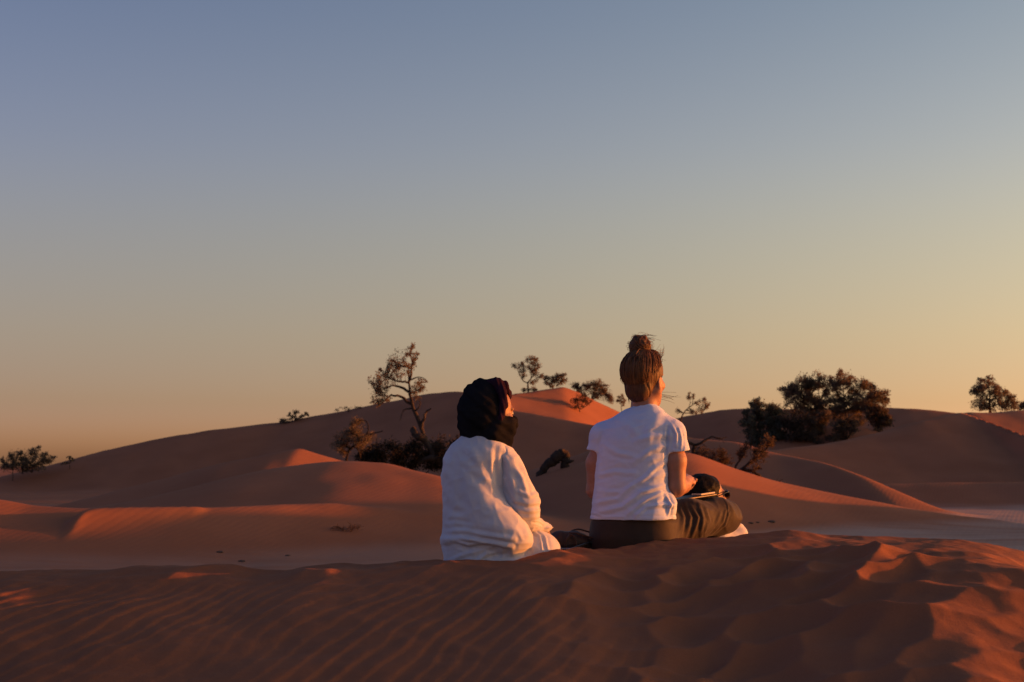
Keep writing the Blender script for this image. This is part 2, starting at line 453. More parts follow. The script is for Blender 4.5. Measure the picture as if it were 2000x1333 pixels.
# ------------------------------------------------------------------ implicit-surface modelling (bodies and cloth)
class Sdf:
    def __init__(self, lo, hi, vox):
        self.lo = np.array(lo, float); self.vox = vox
        self.n = np.ceil((np.array(hi, float) - self.lo) / vox).astype(int) + 1
        self.a = np.full(tuple(self.n), 1.0, np.float32)
    def block(self, lo, hi, pad):
        i0 = np.clip(np.floor((np.array(lo) - pad - self.lo) / self.vox).astype(int), 0, self.n)
        i1 = np.clip(np.ceil((np.array(hi) + pad - self.lo) / self.vox).astype(int) + 1, 0, self.n)
        sl = tuple(slice(a, b) for a, b in zip(i0, i1))
        if any(s.stop <= s.start for s in sl): return None, None
        ax = [(self.lo[k] + self.vox * np.arange(i0[k], i1[k])).astype(np.float32) for k in range(3)]
        return sl, np.meshgrid(*ax, indexing='ij')
    def op(self, lo, hi, fn, k=0.0, mode='add'):
        sl, g = self.block(lo, hi, k + 0.03)
        if sl is None: return self
        d = fn(*g).astype(np.float32); o = self.a[sl]
        if mode == 'add':
            if k > 0:
                h = np.clip(0.5 + 0.5 * (o - d) / k, 0, 1)
                r = o * (1 - h) + d * h - k * h * (1 - h)
            else: r = np.minimum(o, d)
        else:
            d = -d
            if k > 0:
                h = np.clip(0.5 + 0.5 * (d - o) / k, 0, 1)
                r = o * (1 - h) + d * h + k * h * (1 - h)
            else: r = np.maximum(o, d)
        self.a[sl] = r
        return self
    def cap(self, a, b, ra, rb=None, k=0.02, mode='add', flat=None):
        a = np.array(a, float); b = np.array(b, float); rb = ra if rb is None else rb
        R = max(ra, rb)
        ba = b - a; L = float(ba @ ba) + 1e-12
        def f(x, y, z):
            t = np.clip(((x - a[0]) * ba[0] + (y - a[1]) * ba[1] + (z - a[2]) * ba[2]) / L, 0, 1)
            dx = x - a[0] - t * ba[0]; dy = y - a[1] - t * ba[1]; dz = z - a[2] - t * ba[2]
            return np.sqrt(dx * dx + dy * dy + dz * dz) - (ra + (rb - ra) * t)
        return self.op(np.minimum(a, b) - R, np.maximum(a, b) + R, f, k, mode)
    def chain(self, pts, k=0.02):
        for (p, r), (q, s) in zip(pts[:-1], pts[1:]): self.cap(p, q, r, s, k)
        return self
    def ell(self, c, r, k=0.02, M=None, mode='add'):
        c = np.array(c, float); r = np.array(r, float); R = r.max()
        M = np.eye(3) if M is None else np.array(M)      # rows: local axes
        def f(x, y, z):
            x = x - c[0]; y = y - c[1]; z = z - c[2]
            u = (M[0, 0] * x + M[0, 1] * y + M[0, 2] * z) / r[0]
            v = (M[1, 0] * x + M[1, 1] * y + M[1, 2] * z) / r[1]
            w = (M[2, 0] * x + M[2, 1] * y + M[2, 2] * z) / r[2]
            k0 = np.sqrt(u * u + v * v + w * w) + 1e-6
            k1 = np.sqrt((u / r[0]) ** 2 + (v / r[1]) ** 2 + (w / r[2]) ** 2) + 1e-6
            return k0 * (k0 - 1) / k1
        return self.op(c - R, c + R, f, k, mode)
    def stack(self, lev, k=0.02, pw=2.3, yaw=0.0):
        """lev: rows (z, x-left, x-right, y-centre, half depth), a lofted trunk"""
        L = np.array(sorted(lev), float)
        zz = L[:, 0]
        def f(x, y, z):
            zc = np.clip(z, zz[0], zz[-1])
            xl = np.interp(zc, zz, L[:, 1]); xr = np.interp(zc, zz, L[:, 2])
            yc = np.interp(zc, zz, L[:, 3]); hd = np.interp(zc, zz, L[:, 4])
            hw = (xr - xl) / 2
            dx = x - (xl + xr) / 2; dy = y - yc
            if yaw:
                cy, sy = math.cos(yaw), math.sin(yaw)
                hw = np.sqrt(np.maximum(hw * hw - (hd * sy) ** 2, 0.3 * hw * hw)) / cy
                dx, dy = dx * cy - dy * sy, dx * sy + dy * cy
            q = (np.abs(dx / hw) ** pw + np.abs(dy / hd) ** pw) ** (1 / pw)
            d = (q - 1) * np.minimum(hw, hd)
            return np.maximum(d, np.maximum(zz[0] - z, z - zz[-1]))
        ex = 0.12 if yaw else 0.0
        lo = (L[:, 1].min(), (L[:, 3] - L[:, 4]).min() - ex, zz[0]); hi = (L[:, 2].max(), (L[:, 3] + L[:, 4]).max() + ex, zz[-1])
        return self.op(lo, hi, f, k)
    def plane_cut(self, p, n, lo, hi, k=0.0):
        """remove what lies on the +n side of the plane inside a box"""
        p = np.array(p, float); n = np.array(n, float); n /= np.linalg.norm(n)
        lo = np.array(lo, float); hi = np.array(hi, float); c = (lo + hi) / 2; h = (hi - lo) / 2
        def f(x, y, z):
            pl = -((x - p[0]) * n[0] + (y - p[1]) * n[1] + (z - p[2]) * n[2])
            bx = np.maximum(np.maximum(np.abs(x - c[0]) - h[0], np.abs(y - c[1]) - h[1]), np.abs(z - c[2]) - h[2])
            return np.maximum(pl, bx)
        return self.op(lo, hi, f, k, 'sub')
    def mesh(self, smooth=1):
        a = self.a
        a[0], a[-1] = np.maximum(a[0], .001), np.maximum(a[-1], .001)
        a[:, 0] = np.maximum(a[:, 0], .001); a[:, -1] = np.maximum(a[:, -1], .001)
        a[:, :, 0] = np.maximum(a[:, :, 0], .001); a[:, :, -1] = np.maximum(a[:, :, -1], .001)
        s = a < 0
        cnt = np.zeros(tuple(self.n - 1), np.int8)
        for i in (0, 1):
            for j in (0, 1):
                for k in (0, 1):
                    cnt += s[i:s.shape[0] - 1 + i, j:s.shape[1] - 1 + j, k:s.shape[2] - 1 + k]
        cells = np.argwhere((cnt > 0) & (cnt < 8))
        idx = np.full(cnt.shape, -1, np.int64); idx[tuple(cells.T)] = np.arange(len(cells))
        corners = np.array([(i, j, k) for i in (0, 1) for j in (0, 1) for k in (0, 1)])
        val = np.stack([a[tuple((cells + c).T)] for c in corners], 1).astype(float)
        acc = np.zeros((len(cells), 3)); num = np.zeros(len(cells))
        for p in range(8):
            for q in range(p + 1, 8):
                if np.abs(corners[p] - corners[q]).sum() != 1: continue
                m = (val[:, p] < 0) != (val[:, q] < 0)
                t = np.where(m, val[:, p] / np.where(m, val[:, p] - val[:, q], 1), 0)
                acc += m[:, None] * (corners[p] + t[:, None] * (corners[q] - corners[p])); num += m
        v = self.lo + self.vox * (cells + acc / num[:, None])
        quads = []
        for ax in range(3):
            o1, o2 = [b for b in range(3) if b != ax]
            if ax == 1: o1, o2 = o2, o1
            d0 = [slice(None)] * 3; d1 = [slice(None)] * 3
            d0[ax] = slice(0, -1); d1[ax] = slice(1, None)
            e = np.argwhere(s[tuple(d0)] != s[tuple(d1)])
            e = e[(e[:, o1] > 0) & (e[:, o2] > 0) & (e[:, o1] < self.n[o1] - 1) & (e[:, o2] < self.n[o2] - 1)]
            def cell(a1, a2):
                c = e.copy(); c[:, o1] -= a1; c[:, o2] -= a2
                return idx[tuple(c.T)]
            q = np.stack([cell(1, 1), cell(0, 1), cell(0, 0), cell(1, 0)], 1)
            flip = ~s[tuple(e.T)]
            q[flip] = q[flip][:, ::-1]
            quads.append(q)
        f = np.concatenate(quads)
        f = f[(f >= 0).all(1)]
        for _ in range(smooth): v = lap(v, f)
        return v, f

def lap(v, f, w=0.5):
    acc = np.zeros_like(v); n = np.zeros(len(v))
    for i in range(4):
        for j in ((i + 1) % 4, (i + 3) % 4):
            for c in range(3): acc[:, c] += np.bincount(f[:, i], v[f[:, j], c], len(v))
            n += np.bincount(f[:, i], minlength=len(v))
    return v * (1 - w) + w * acc / np.maximum(n, 1)[:, None]

def vnorm(v, f):
    n = np.cross(v[f[:, 2]] - v[f[:, 0]], v[f[:, 3]] - v[f[:, 1]])
    r = np.zeros_like(v)
    for i in range(4):
        for c in range(3): r[:, c] += np.bincount(f[:, i], n[:, c], len(v))
    return r / (np.linalg.norm(r, axis=1)[:, None] + 1e-12)

def fold(v, segs):
    """cloth folds: polylines in the x-z plane (world), each (points, width, height); returns the height field"""
    h = np.zeros(len(v))
    for pts, w, amp in segs:
        pts = np.array(pts, float)
        best = np.full(len(v), 9.0); side = np.zeros(len(v)); tt = np.zeros(len(v)); L = 0
        tot = np.sum(np.linalg.norm(np.diff(pts, axis=0), axis=1))
        for a, b in zip(pts[:-1], pts[1:]):
            ba = b - a; l2 = ba @ ba; l = math.sqrt(l2)
            t = np.clip(((v[:, 0] - a[0]) * ba[0] + (v[:, 2] - a[1]) * ba[1]) / l2, 0, 1)
            d = np.hypot(v[:, 0] - a[0] - t * ba[0], v[:, 2] - a[1] - t * ba[1])
            m = d < best
            best = np.where(m, d, best); tt = np.where(m, (L + t * l) / tot, tt)
            L += l
        env = np.sin(np.pi * np.clip(0.12 + 0.76 * tt, 0, 1)) ** 0.8
        x = best / w
        h += amp * env * (np.exp(-x * x) - 0.45 * np.exp(-((x - 1.9) / 0.9) ** 2))
    return h

def ridged(x, y, z, seed):
    n = noise3(x, y, z, seed)
    return 1 - np.abs(n) * 2

def rot_axes(yaw, pitch=0.0, roll=0.0):
    """rows: right, forward, up for a head turned yaw (to the right of straight away) and pitched down"""
    f = np.array((math.sin(yaw) * math.cos(pitch), math.cos(yaw) * math.cos(pitch), -math.sin(pitch)))
    up = np.array((0, 0, 1.0)); r = np.cross(f, up); r /= np.linalg.norm(r)
    u = np.cross(r, f)
    r2 = r * math.cos(roll) + u * math.sin(roll); u2 = u * math.cos(roll) - r * math.sin(roll)
    return np.stack([r2, f, u2])

def tube(pts, rad, seg=6):
    """one tapered tube along a polyline: verts, quads"""
    pts = np.array(pts, float); n = len(pts)
    rad = np.broadcast_to(np.array(rad, float), (n,))
    t = np.gradient(pts, axis=0); t /= np.linalg.norm(t, axis=1)[:, None] + 1e-12
    ref = np.array((0.31, 0.52, 0.79)); 
    a = np.cross(t, ref); a /= np.linalg.norm(a, axis=1)[:, None] + 1e-12
    b = np.cross(t, a)
    th = np.arange(seg) / seg * 2 * np.pi
    v = pts[:, None, :] + rad[:, None, None] * (np.cos(th)[None, :, None] * a[:, None, :] + np.sin(th)[None, :, None] * b[:, None, :])
    i = np.arange(n - 1)[:, None] * seg; j = np.arange(seg)[None, :]; j2 = (j + 1) % seg
    f = np.stack([i + j, i + j2, i + seg + j2, i + seg + j], -1).reshape(-1, 4)
    return v.reshape(-1, 3), f
def tubes(lst, seg=6):
    V_, F_ = [], []; o = 0
    for pts, rad in lst:
        v, f = tube(pts, rad, seg); V_.append(v); F_.append(f + o); o += len(v)
    return np.concatenate(V_), np.concatenate(F_)

def head(S, c, A, sc=1.0):
    """a head with brow, nose, lips, chin, jaw and ears added to an Sdf; A = rows right/forward/up"""
    R, F, U = A
    q = lambda r, f, u: c + sc * (r * R + f * F + u * U)
    S.ell(q(0, -.008, .022), np.array((.076, .098, .092)) * sc, .02, A)
    S.ell(q(0, .030, -.045), np.array((.058, .062, .078)) * sc, .03, A)        # face
    S.ell(q(0, .062, -.105), np.array((.026, .022, .022)) * sc, .03, A)         # chin
    for s in (-1, 1):
        S.cap(q(s * .060, .000, -.055), q(s * .025, .055, -.105), .020 * sc, .016 * sc, .03)   # jaw
        S.ell(q(s * .042, .060, -.035), np.array((.026, .024, .022)) * sc, .02, A)             # cheek
        S.ell(q(s * .033, .094, -.004), np.array((.020, .016, .012)) * sc, .012, A, 'sub')     # eye socket
        S.ell(q(s * .033, .080, -.005), np.array((.013, .013, .011)) * sc, .004, A)            # eyelid
        S.cap(q(s * .014, .091, .016), q(s * .048, .080, .014), .008 * sc, .006 * sc, .012)    # brow
        S.ell(q(s * .078, -.004, -.020), np.array((.008, .019, .031)) * sc, .008, A)           # ear
        S.ell(q(s * .087, .000, -.018), np.array((.006, .010, .018)) * sc, .006, A, 'sub')
    S.cap(q(0, .090, .004), q(0, .108, -.036), .008 * sc, .012 * sc, .012)      # nose
    for s in (-1, 1): S.ell(q(s * .012, .098, -.040), np.array((.009, .010, .008)) * sc, .006, A)
    S.cap(q(-.018, .082, -.066), q(.018, .082, -.066), .008 * sc, .008 * sc, .008)   # lips
    S.cap(q(-.015, .081, -.078), q(.015, .081, -.078), .008 * sc, .008 * sc, .006)
    return q

def hand(S, wrist, d, side, back, curl=1.2, sc=1.0):
    """palm and five bent fingers; d: pointing direction, side: thumb side, back: back of the hand"""
    d, side, back = [np.array(x, float) / np.linalg.norm(x) for x in (d, side, back)]
    q = lambda a, b, e: np.array(wrist) + sc * (a * d + b * side + e * back)
    A = np.stack([side, d, back])
    S.ell(q(.048, 0, 0), np.array((.040, .052, .017)) * sc, .012, A)
    for i, (b, L) in enumerate(((.030, .085), (.010, .095), (-.011, .088), (-.030, .070))):
        p = q(.082, b, .004); ang = 0.25
        for j, (fr, r) in enumerate(((.45, .0098), (.30, .0090), (.25, .0080))):
            ang += curl * (0.55, 0.75, 0.5)[j]
            e = p + sc * L * fr * (math.cos(ang) * d - math.sin(ang) * back + 0.05 * (b / .03) * side)
            S.cap(p, e, r * sc, r * .92 * sc, .004); p = e
    p = q(.020, .034, -.004)
    for fr, dd in ((.042, (.65, .62, -.35)), (.034, (.85, .12, -.5)), (.026, (.8, -.2, -.55))):
        e = p + sc * fr * (dd[0] * d + dd[1] * side + dd[2] * back)
        S.cap(p, e, .0125 * sc, .0105 * sc, .008); p = e
    return q
# ------------------------------------------------------------------ materials for people
def cloth_mat(name, c0, c1, weave=900.0, rough=0.9, sheen=0.15, trans=0.0):
    m, nt, b = new_mat(name)
    v = obj_pos(nt)
    n = noise_node(nt, 9.0, 5, 0.6, v)
    r = ramp(nt, n.outputs['Fac'], [(0.3, c0), (0.7, c1)])
    n2 = noise_node(nt, weave, 2, 0.5, v)
    mx = nt.nodes.new('ShaderNodeMix'); mx.data_type = 'RGBA'; mx.blend_type = 'MULTIPLY'; mx.inputs[0].default_value = 0.25
    r2 = ramp(nt, n2.outputs['Fac'], [(0.3, (.75, .75, .75)), (0.7, (1, 1, 1))])
    nt.links.new(r.outputs[0], mx.inputs[6]); nt.links.new(r2.outputs[0], mx.inputs[7])
    nt.links.new(mx.outputs[2], b.inputs['Base Color'])
    b.inputs['Roughness'].default_value = rough
    b.inputs['Specular IOR Level'].default_value = 0.15 if sheen else 0.0
    b.inputs['Sheen Weight'].default_value = sheen
    n3 = noise_node(nt, 45.0, 4, 0.6, v)
    bump(nt, b, n3.outputs['Fac'], 0.25, 0.004)
    return m
M_tshirt = cloth_mat('white_cotton', (.50, .58, .76), (.56, .64, .82))
M_robe = cloth_mat('off_white_linen', (.52, .52, .56), (.60, .595, .62), 700.0)
M_trouser = cloth_mat('dark_trousers', (.029, .021, .017), (.046, .032, .025), 900.0, 0.7, 0.06)
M_turban = cloth_mat('black_turban_cotton', (.009, .009, .011), (.017, .016, .019), 500.0, .95, 0.0)
M_band = cloth_mat('purple_turban_edge', (.022, .010, .020), (.040, .018, .030), 500.0, .85, 0.0)
M_shirt3 = cloth_mat('pale_shirt', (.56, .56, .6), (.62, .62, .66))
def skin_mat(name, c0, c1):
    m = simple_mat(name, c0, c1, 28.0, 0.55, 160.0, 0.15, 0.001, 0.0, 0.35)
    b = m.node_tree.nodes['Principled BSDF']
    b.inputs['Subsurface Weight'].default_value = 0.12
    b.inputs['Subsurface Radius'].default_value = (0.010, 0.004, 0.002)
    b.inputs['Subsurface Scale'].default_value = 1.0
    return m
M_skin = skin_mat('fair_skin', (.30, .145, .095), (.37, .185, .125))
M_skin_dark = skin_mat('tanned_skin', (.25, .125, .075), (.33, .165, .10))
def hair_mat(name, c0, c1, sc):
    m, nt, b = new_mat(name)
    v = obj_pos(nt)
    mp = nt.nodes.new('ShaderNodeMapping'); mp.inputs['Scale'].default_value = sc
    nt.links.new(v, mp.inputs['Vector'])
    n = noise_node(nt, 1.0, 4, 0.6, mp.outputs[0])
    r = ramp(nt, n.outputs['Fac'], [(0.3, c0), (0.7, c1)])
    nt.links.new(r.outputs[0], b.inputs['Base Color'])
    b.inputs['Roughness'].default_value = 0.6
    b.inputs['Specular IOR Level'].default_value = 0.3 if sc[2] < 50 else 0.08
    bump(nt, b, n.outputs['Fac'], 0.5, 0.004)
    return m
M_hair = hair_mat('auburn_hair', (.035, .016, .008), (.13, .055, .022), (190, 190, 22))
M_hair_dark = hair_mat('black_hair', (.004, .003, .003), (.011, .008, .006), (120, 120, 120))
M_dark_glass = simple_mat('dark_lens', (.006, .005, .005), (.008, .006, .006), 5, 0.08, spec=0.6)
M_eye = simple_mat('eye_white', (.22, .17, .14), (.26, .2, .17), 5, 0.2, spec=0.5)
M_iris = simple_mat('dark_iris', (.01, .007, .005), (.015, .01, .007), 5, 0.15, spec=0.5)

def uv_ball(name, c, r, mat, parent, A=None, seg=12, ring=8):
    A = np.eye(3) if A is None else A
    r = np.array(r) * np.ones(3)
    v = []
    for i in range(ring + 1):
        for j in range(seg):
            th = math.pi * i / ring; ph = 2 * math.pi * j / seg
            l = (r[0] * math.sin(th) * math.cos(ph), r[1] * math.sin(th) * math.sin(ph), r[2] * math.cos(th))
            v.append(c + l[0] * A[0] + l[1] * A[1] + l[2] * A[2])
    f = [(i * seg + j, i * seg + (j + 1) % seg, (i + 1) * seg + (j + 1) % seg, (i + 1) * seg + j) for i in range(ring) for j in range(seg)]
    return mesh_np(name, np.array(v), np.array(f), mat, parent)

def facing(n, d=(0, -1, 0)):
    return np.clip(n @ np.array(d), 0, 1)

# ================================================================== person in white T-shirt with a hair bun
WY = 6.66
def W(px, py, dy=0.0): return P(px, py, WY + dy)
wseat = W(1240, 1068)
woman = empty('person', (wseat[0], WY, fgz(wseat[0], WY)), 'person with a high hair bun and white T-shirt sitting cross-legged on the ridge', 'person')

def lev(Wf, rows):
    out = []
    for py, xl, xr, yc, hd in rows:
        a = Wf(xl, py, yc); b = Wf(xr, py, yc)
        out.append((a[2], a[0], b[0], a[1], hd))
    return out

# --- body (skin)
S = Sdf(W(1130, 1085) - np.array((.02, .32, .02)), W(1460, 640) + np.array((.02, .62, 0)), .0046)
HA = rot_axes(math.radians(34), math.radians(-3))
HC = W(1258, 739)
hq = head(S, HC, HA, 1.08)
S.cap(W(1258, 800), W(1259, 752), .064, .056, .03)
S.cap(W(1240, 1020), W(1245, 880), .11, .10, .05)
S.cap(W(1200, 846), W(1296, 846), .05, .05, .05)
S.chain([(W(1308, 852, -.03), .046), (W(1318, 900, -.045), .052), (W(1321, 952, -.045), .043)], .02)
S.chain([(W(1321, 952, -.045), .043), (W(1332, 947, .06), .040), (W(1343, 939, .19), .029)], .02)
S.chain([(W(1180, 856, .03), .042), (W(1164, 905, .045), .045), (W(1162, 958, .06), .038)], .02)
S.chain([(W(1162, 958, .06), .038), (W(1190, 965, .25), .027)], .02)
hand(S, W(1343, 938, .20), (.25, .95, .1), (-.9, .2, .35), (.55, -.2, .8), 1.15, .95)
hand(S, W(1190, 965, .25), (.4, .9, 0), (.8, -.4, .3), (-.2, 0, 1), 1.0, .92)
S.cap(W(1290, 1040), W(1408, 1011, .36), .065, .050, .03)
S.chain([(W(1408, 1011, .36), .048), (W(1330, 1046, .50), .035), (W(1290, 1052, .54), .032)], .02)
S.cap(W(1290, 1052, .54), W(1265, 1058, .58), .034, .022, .02)
S.chain([(W(1200, 1040), .065), (W(1190, 1010, .42), .05), (W(1240, 1050, .55), .032)], .03)
v, f = S.mesh(1)
mesh_np('body', v, f, M_skin, woman)

# --- T-shirt
S = Sdf(W(1130, 1060) - np.array((0, .35, .02)), W(1370, 770) + np.array((0, .40, 0)), .0042)
S.stack(lev(W, [(1014, 1154, 1319, 0.0, .160), (1000, 1156, 1317, 0, .158), (975, 1159, 1312, 0, .150), (945, 1163, 1307, 0, .138), (915, 1165, 1306, 0, .132), (885, 1167, 1309, 0, .132), (858, 1170, 1312, 0, .128), (838, 1176, 1314, 0, .118), (822, 1188, 1309, 0, .104), (810, 1205, 1302, 0, .090), (801, 1221, 1296, 0, .078), (795, 1233, 1289, 0, .070), (790, 1240, 1281, .0, .060)]), .02, 2.35, math.radians(17))
def sleeve(pts, hollow, p, nrm):
    Q = Sdf(S.lo, S.lo + (S.n - 1) * S.vox - 1e-6, S.vox)
    Q.chain(pts, .03)
    Q.plane_cut(p, nrm, np.array(p) - .25, np.array(p) + .25)
    Q.cap(hollow[0], hollow[1], hollow[2], hollow[2], 0, 'sub')
    k = .022; o = S.a; d = Q.a[:o.shape[0], :o.shape[1], :o.shape[2]]
    hh = np.clip(0.5 + 0.5 * (o - d) / k, 0, 1)
    S.a = (o * (1 - hh) + d * hh - k * hh * (1 - hh)).astype(np.float32)
sleeve([(W(1288, 840, -.03), .064), (W(1310, 846, -.04), .064), (W(1321, 885, -.045), .058), (W(1323, 905, -.045), .058)], (W(1316, 868, -.04), W(1324, 910, -.04), .053), W(1322, 882), (.10, .02, -1))
sleeve([(W(1198, 846, .02), .060), (W(1178, 852, .03), .058), (W(1169, 888, .04), .052), (W(1168, 905, .04), .052)], (W(1172, 872, .04), W(1168, 912, .04), .047), W(1168, 881), (-.12, .02, -1))
S.ell(W(1307, 988, -.07), (.034, .05, .048), .03)
S.ell(W(1261, 778, .02), (.072, .085, .046), .0, None, 'sub')
v, f = S.mesh(1)
n = vnorm(v, f)
pw = lambda *p: [(W(x, y, -.12)[0], W(x, y, -.12)[2]) for x, y in p]
segs = [
    (pw((1165, 1003), (1215, 990), (1252, 962), (1300, 948)), .012, .011),
    (pw((1160, 985), (1205, 975), (1235, 950)), .011, .008),
    (pw((1225, 1004), (1262, 975), (1290, 962)), .010, .008),
    (pw((1166, 960), (1210, 962), (1260, 935), (1302, 925)), .012, .006),
    (pw((1168, 930), (1200, 922), (1240, 925)), .013, .006),
    (pw((1306, 900), (1280, 915), (1250, 940)), .012, .007),
    (pw((1302, 872), (1270, 880), (1235, 905)), .014, .006),
    (pw((1308, 850), (1275, 852), (1240, 862)), .014, .005),
    (pw((1180, 868), (1205, 885), (1240, 893)), .014, .005),
    (pw((1305, 835), (1303, 862), (1300, 895)), .008, -.008),
    (pw((1178, 845), (1172, 868), (1174, 900)), .008, -.006),
    (pw((1312, 830), (1322, 848), (1322, 872)), .009, .006),
    (pw((1328, 838), (1332, 858), (1330, 876)), .008, .006),
    (pw((1240, 1008), (1260, 990), (1300, 985), (1318, 990)), .010, .009),
    (pw((1300, 968), (1310, 985), (1306, 1006)), .008, .010),
    (pw((1150, 1000), (1180, 1010), (1230, 1008)), .007, .005),
    (pw((1195, 815), (1230, 830), (1250, 860)), .02, .004),
    (pw((1290, 812), (1268, 835), (1262, 870)), .02, .004),
]
h = 0.85 * fold(v, [(a_, w_ * .8, k_) for a_, w_, k_ in segs]) * (0.35 + 0.65 * facing(n))
lowz = sstep(W(1200, 880)[2], W(1200, 1000)[2], v[:, 2])
h += (.0012 + .0030 * lowz) * (ridged(v[:, 0] * 9 + 2.5 * v[:, 2], v[:, 1] * 9, v[:, 2] * 22 - 5 * v[:, 0], 5) - .4)
h += .0018 * noise3(v[:, 0] * 14, v[:, 1] * 14, v[:, 2] * 14, 8) + .0016 * (ridged(v[:, 0] * 22 + 12 * v[:, 2], v[:, 1] * 20, v[:, 2] * 34 - 10 * v[:, 0], 9) - .4)
hz = W(1230, 1008, -.15)[2]
h -= .0022 * np.exp(-((v[:, 2] - hz) / .003) ** 2)
v = v + n * h[:, None]
mesh_np('t_shirt', v, f, M_tshirt, woman)

# --- trousers
S = Sdf(W(1130, 1105) - np.array((0, .35, .02)), W(1475, 930) + np.array((0, .75, 0)), .0046)
S.stack(lev(W, [(1074, 1156, 1322, .02, .165), (1050, 1152, 1326, .02, .172), (1020, 1155, 1322, .02, .165), (1000, 1163, 1312, .02, .145), (985, 1170, 1300, .02, .12)]), .02, 2.4)
S.chain([(W(1288, 1038, .03), .088), (W(1345, 1020, .17), .094), (W(1402, 1009, .33), .084), (W(1417, 1008, .38), .072)], .04)
S.ell(W(1345, 1000, .19), (.10, .09, .05), .04)
S.chain([(W(1417, 1010, .39), .071), (W(1375, 1032, .44), .066), (W(1330, 1044, .50), .058)], .04)
S.chain([(W(1195, 1042, .05), .090), (W(1190, 1012, .42), .075), (W(1215, 1042, .52), .06)], .04)
v, f = S.mesh(1)
n = vnorm(v, f)
px_ = lambda *p: [(W(x, y, .02)[0], W(x, y, .02)[2]) for x, y in p]
segs = [
    (px_((1330, 985), (1336, 1010), (1322, 1055)), .009, .011),
    (px_((1342, 984), (1350, 1010), (1338, 1056)), .009, .012),
    (px_((1352, 990), (1366, 1012), (1352, 1054)), .008, .010),
    (px_((1370, 985), (1376, 1015), (1372, 1052)), .008, .009),
    (px_((1385, 995), (1392, 1020), (1375, 1050)), .007, .007),
    (px_((1418, 1005), (1408, 1025), (1390, 1048)), .007, .007),
    (px_((1432, 1000), (1422, 1025), (1402, 1046)), .006, .007),
    (px_((1440, 1005), (1430, 1028), (1412, 1044)), .005, .006),
    (px_((1360, 980), (1385, 990), (1400, 1000)), .008, .006),
    (px_((1430, 975), (1437, 990), (1437, 1010)), .004, .004),
]
h = 0.55 * fold(v, segs) * (0.4 + 0.6 * facing(n, (.4, -.9, 0)))
h += .0035 * (ridged(v[:, 0] * 14 + 7 * v[:, 2], v[:, 1] * 10, v[:, 2] * 10, 15) - .4)
v = v + n * h[:, None]
mesh_np('trousers', v, f, M_trouser, woman)

# --- hair swept up into a bun
S = Sdf(W(1195, 805) - np.array((0, .15, 0)), W(1325, 640) + np.array((0, .16, 0)), .0036)
R_, F_, U_ = HA
S.ell(hq(0, -.012, .026), np.array((.086, .110, .098)) * 1.08, .0, HA)
S.ell(hq(0, -.056, -.056), np.array((.062, .048, .048)) * 1.08, .03, HA)
S.plane_cut(hq(0, .048, .02), F_ * 1.0 - U_ * .45, hq(0, 0, 0) - .3, hq(0, 0, 0) + .3, .02)
for s_ in (-1, 1):
    S.ell(hq(s_ * .104, .016, -.048), np.array((.055, .056, .056)), .012, HA, 'sub')
    S.ell(hq(s_ * .118, -.055, -.108), np.array((.070, .085, .075)), .03, HA, 'sub')
S.ell(hq(0, .04, -.135), np.array((.12, .09, .06)), .02, HA, 'sub')
# the bun
BC = W(1250, 678)
S.cap(W(1258, 704), W(1255, 694), .026, .024, .02)
S.ell(BC, (.050, .048, .050), .008)
S.cap(W(1244, 664), W(1258, 662), .020, .018, .012)
v, f = S.mesh(1)
n = vnorm(v, f)
ax = W(1256, 700)
dv = v - ax
ang = np.arctan2(dv @ R_, dv @ F_); dist = np.linalg.norm(dv, axis=1)
g1 = noise2(ang * 9 + 2 * noise2(dist * 20, ang * 2, 5), dist * 9, 3) + 0.6 * noise2(ang * 21, dist * 14, 4)
db = v - BC
angb = np.arctan2(db[:, 0], db[:, 2]); rb = np.hypot(db[:, 0], db[:, 2])
g2 = noise2(rb * 130 + angb * 1.2, angb * 2.2, 6) + .5 * noise2(rb * 260 + angb, angb * 3, 7)
isb = sstep(W(1250, 702)[2], W(1250, 692)[2], v[:, 2])
v = v + n * (.0022 * g1 * (1 - isb) + 0.0024 * g2 * isb)[:, None]
hair = mesh_np('hair', v, f, M_hair, woman)
rq = np.random.RandomState(12)
hs = []
ER = np.array((.086, .110, .098)) * 1.08 * 1.015
HO = hq(0, -.012, .026)
bt = np.array(((W(1257, 701) - HO) @ R_, (W(1257, 701) - HO) @ F_, (W(1257, 701) - HO) @ U_)) / ER
bt = bt / np.linalg.norm(bt)
for i in range(620):
    ph = rq.uniform(-math.pi, math.pi)                    # 0 = straight ahead, +-pi = back of the head
    bk = abs(ph) / math.pi
    th = math.radians(np.interp(bk, [0, .30, .45, .60, .80, 1], [48, 60, 78, 100, 126, 138]) + rq.uniform(-24, 0))
    s0 = np.array((math.sin(th) * math.sin(ph), math.sin(th) * math.cos(ph), math.cos(th)))
    om = math.acos(np.clip(s0 @ bt, -1, 1)); t = np.linspace(0, rq.uniform(.75, .97), 9)
    q = (np.sin((1 - t) * om)[:, None] * s0 + np.sin(t * om)[:, None] * bt) / math.sin(om)
    lift = 1 + (rq.uniform(.0, .035) if rq.rand() < .88 else rq.uniform(.03, .13)) * np.sin(np.pi * np.linspace(.15, 1, 9)) + rq.normal(0, .004)
    sw = rq.normal(0, .03) * np.sin(np.pi * np.linspace(0, 1, 9))
    q = q * lift[:, None]; q[:, 0] += sw
    q = q * ER
    hs.append((HO + q[:, :1] * R_ + q[:, 1:2] * F_ + q[:, 2:] * U_, np.linspace(.0011, .0016, 9)))
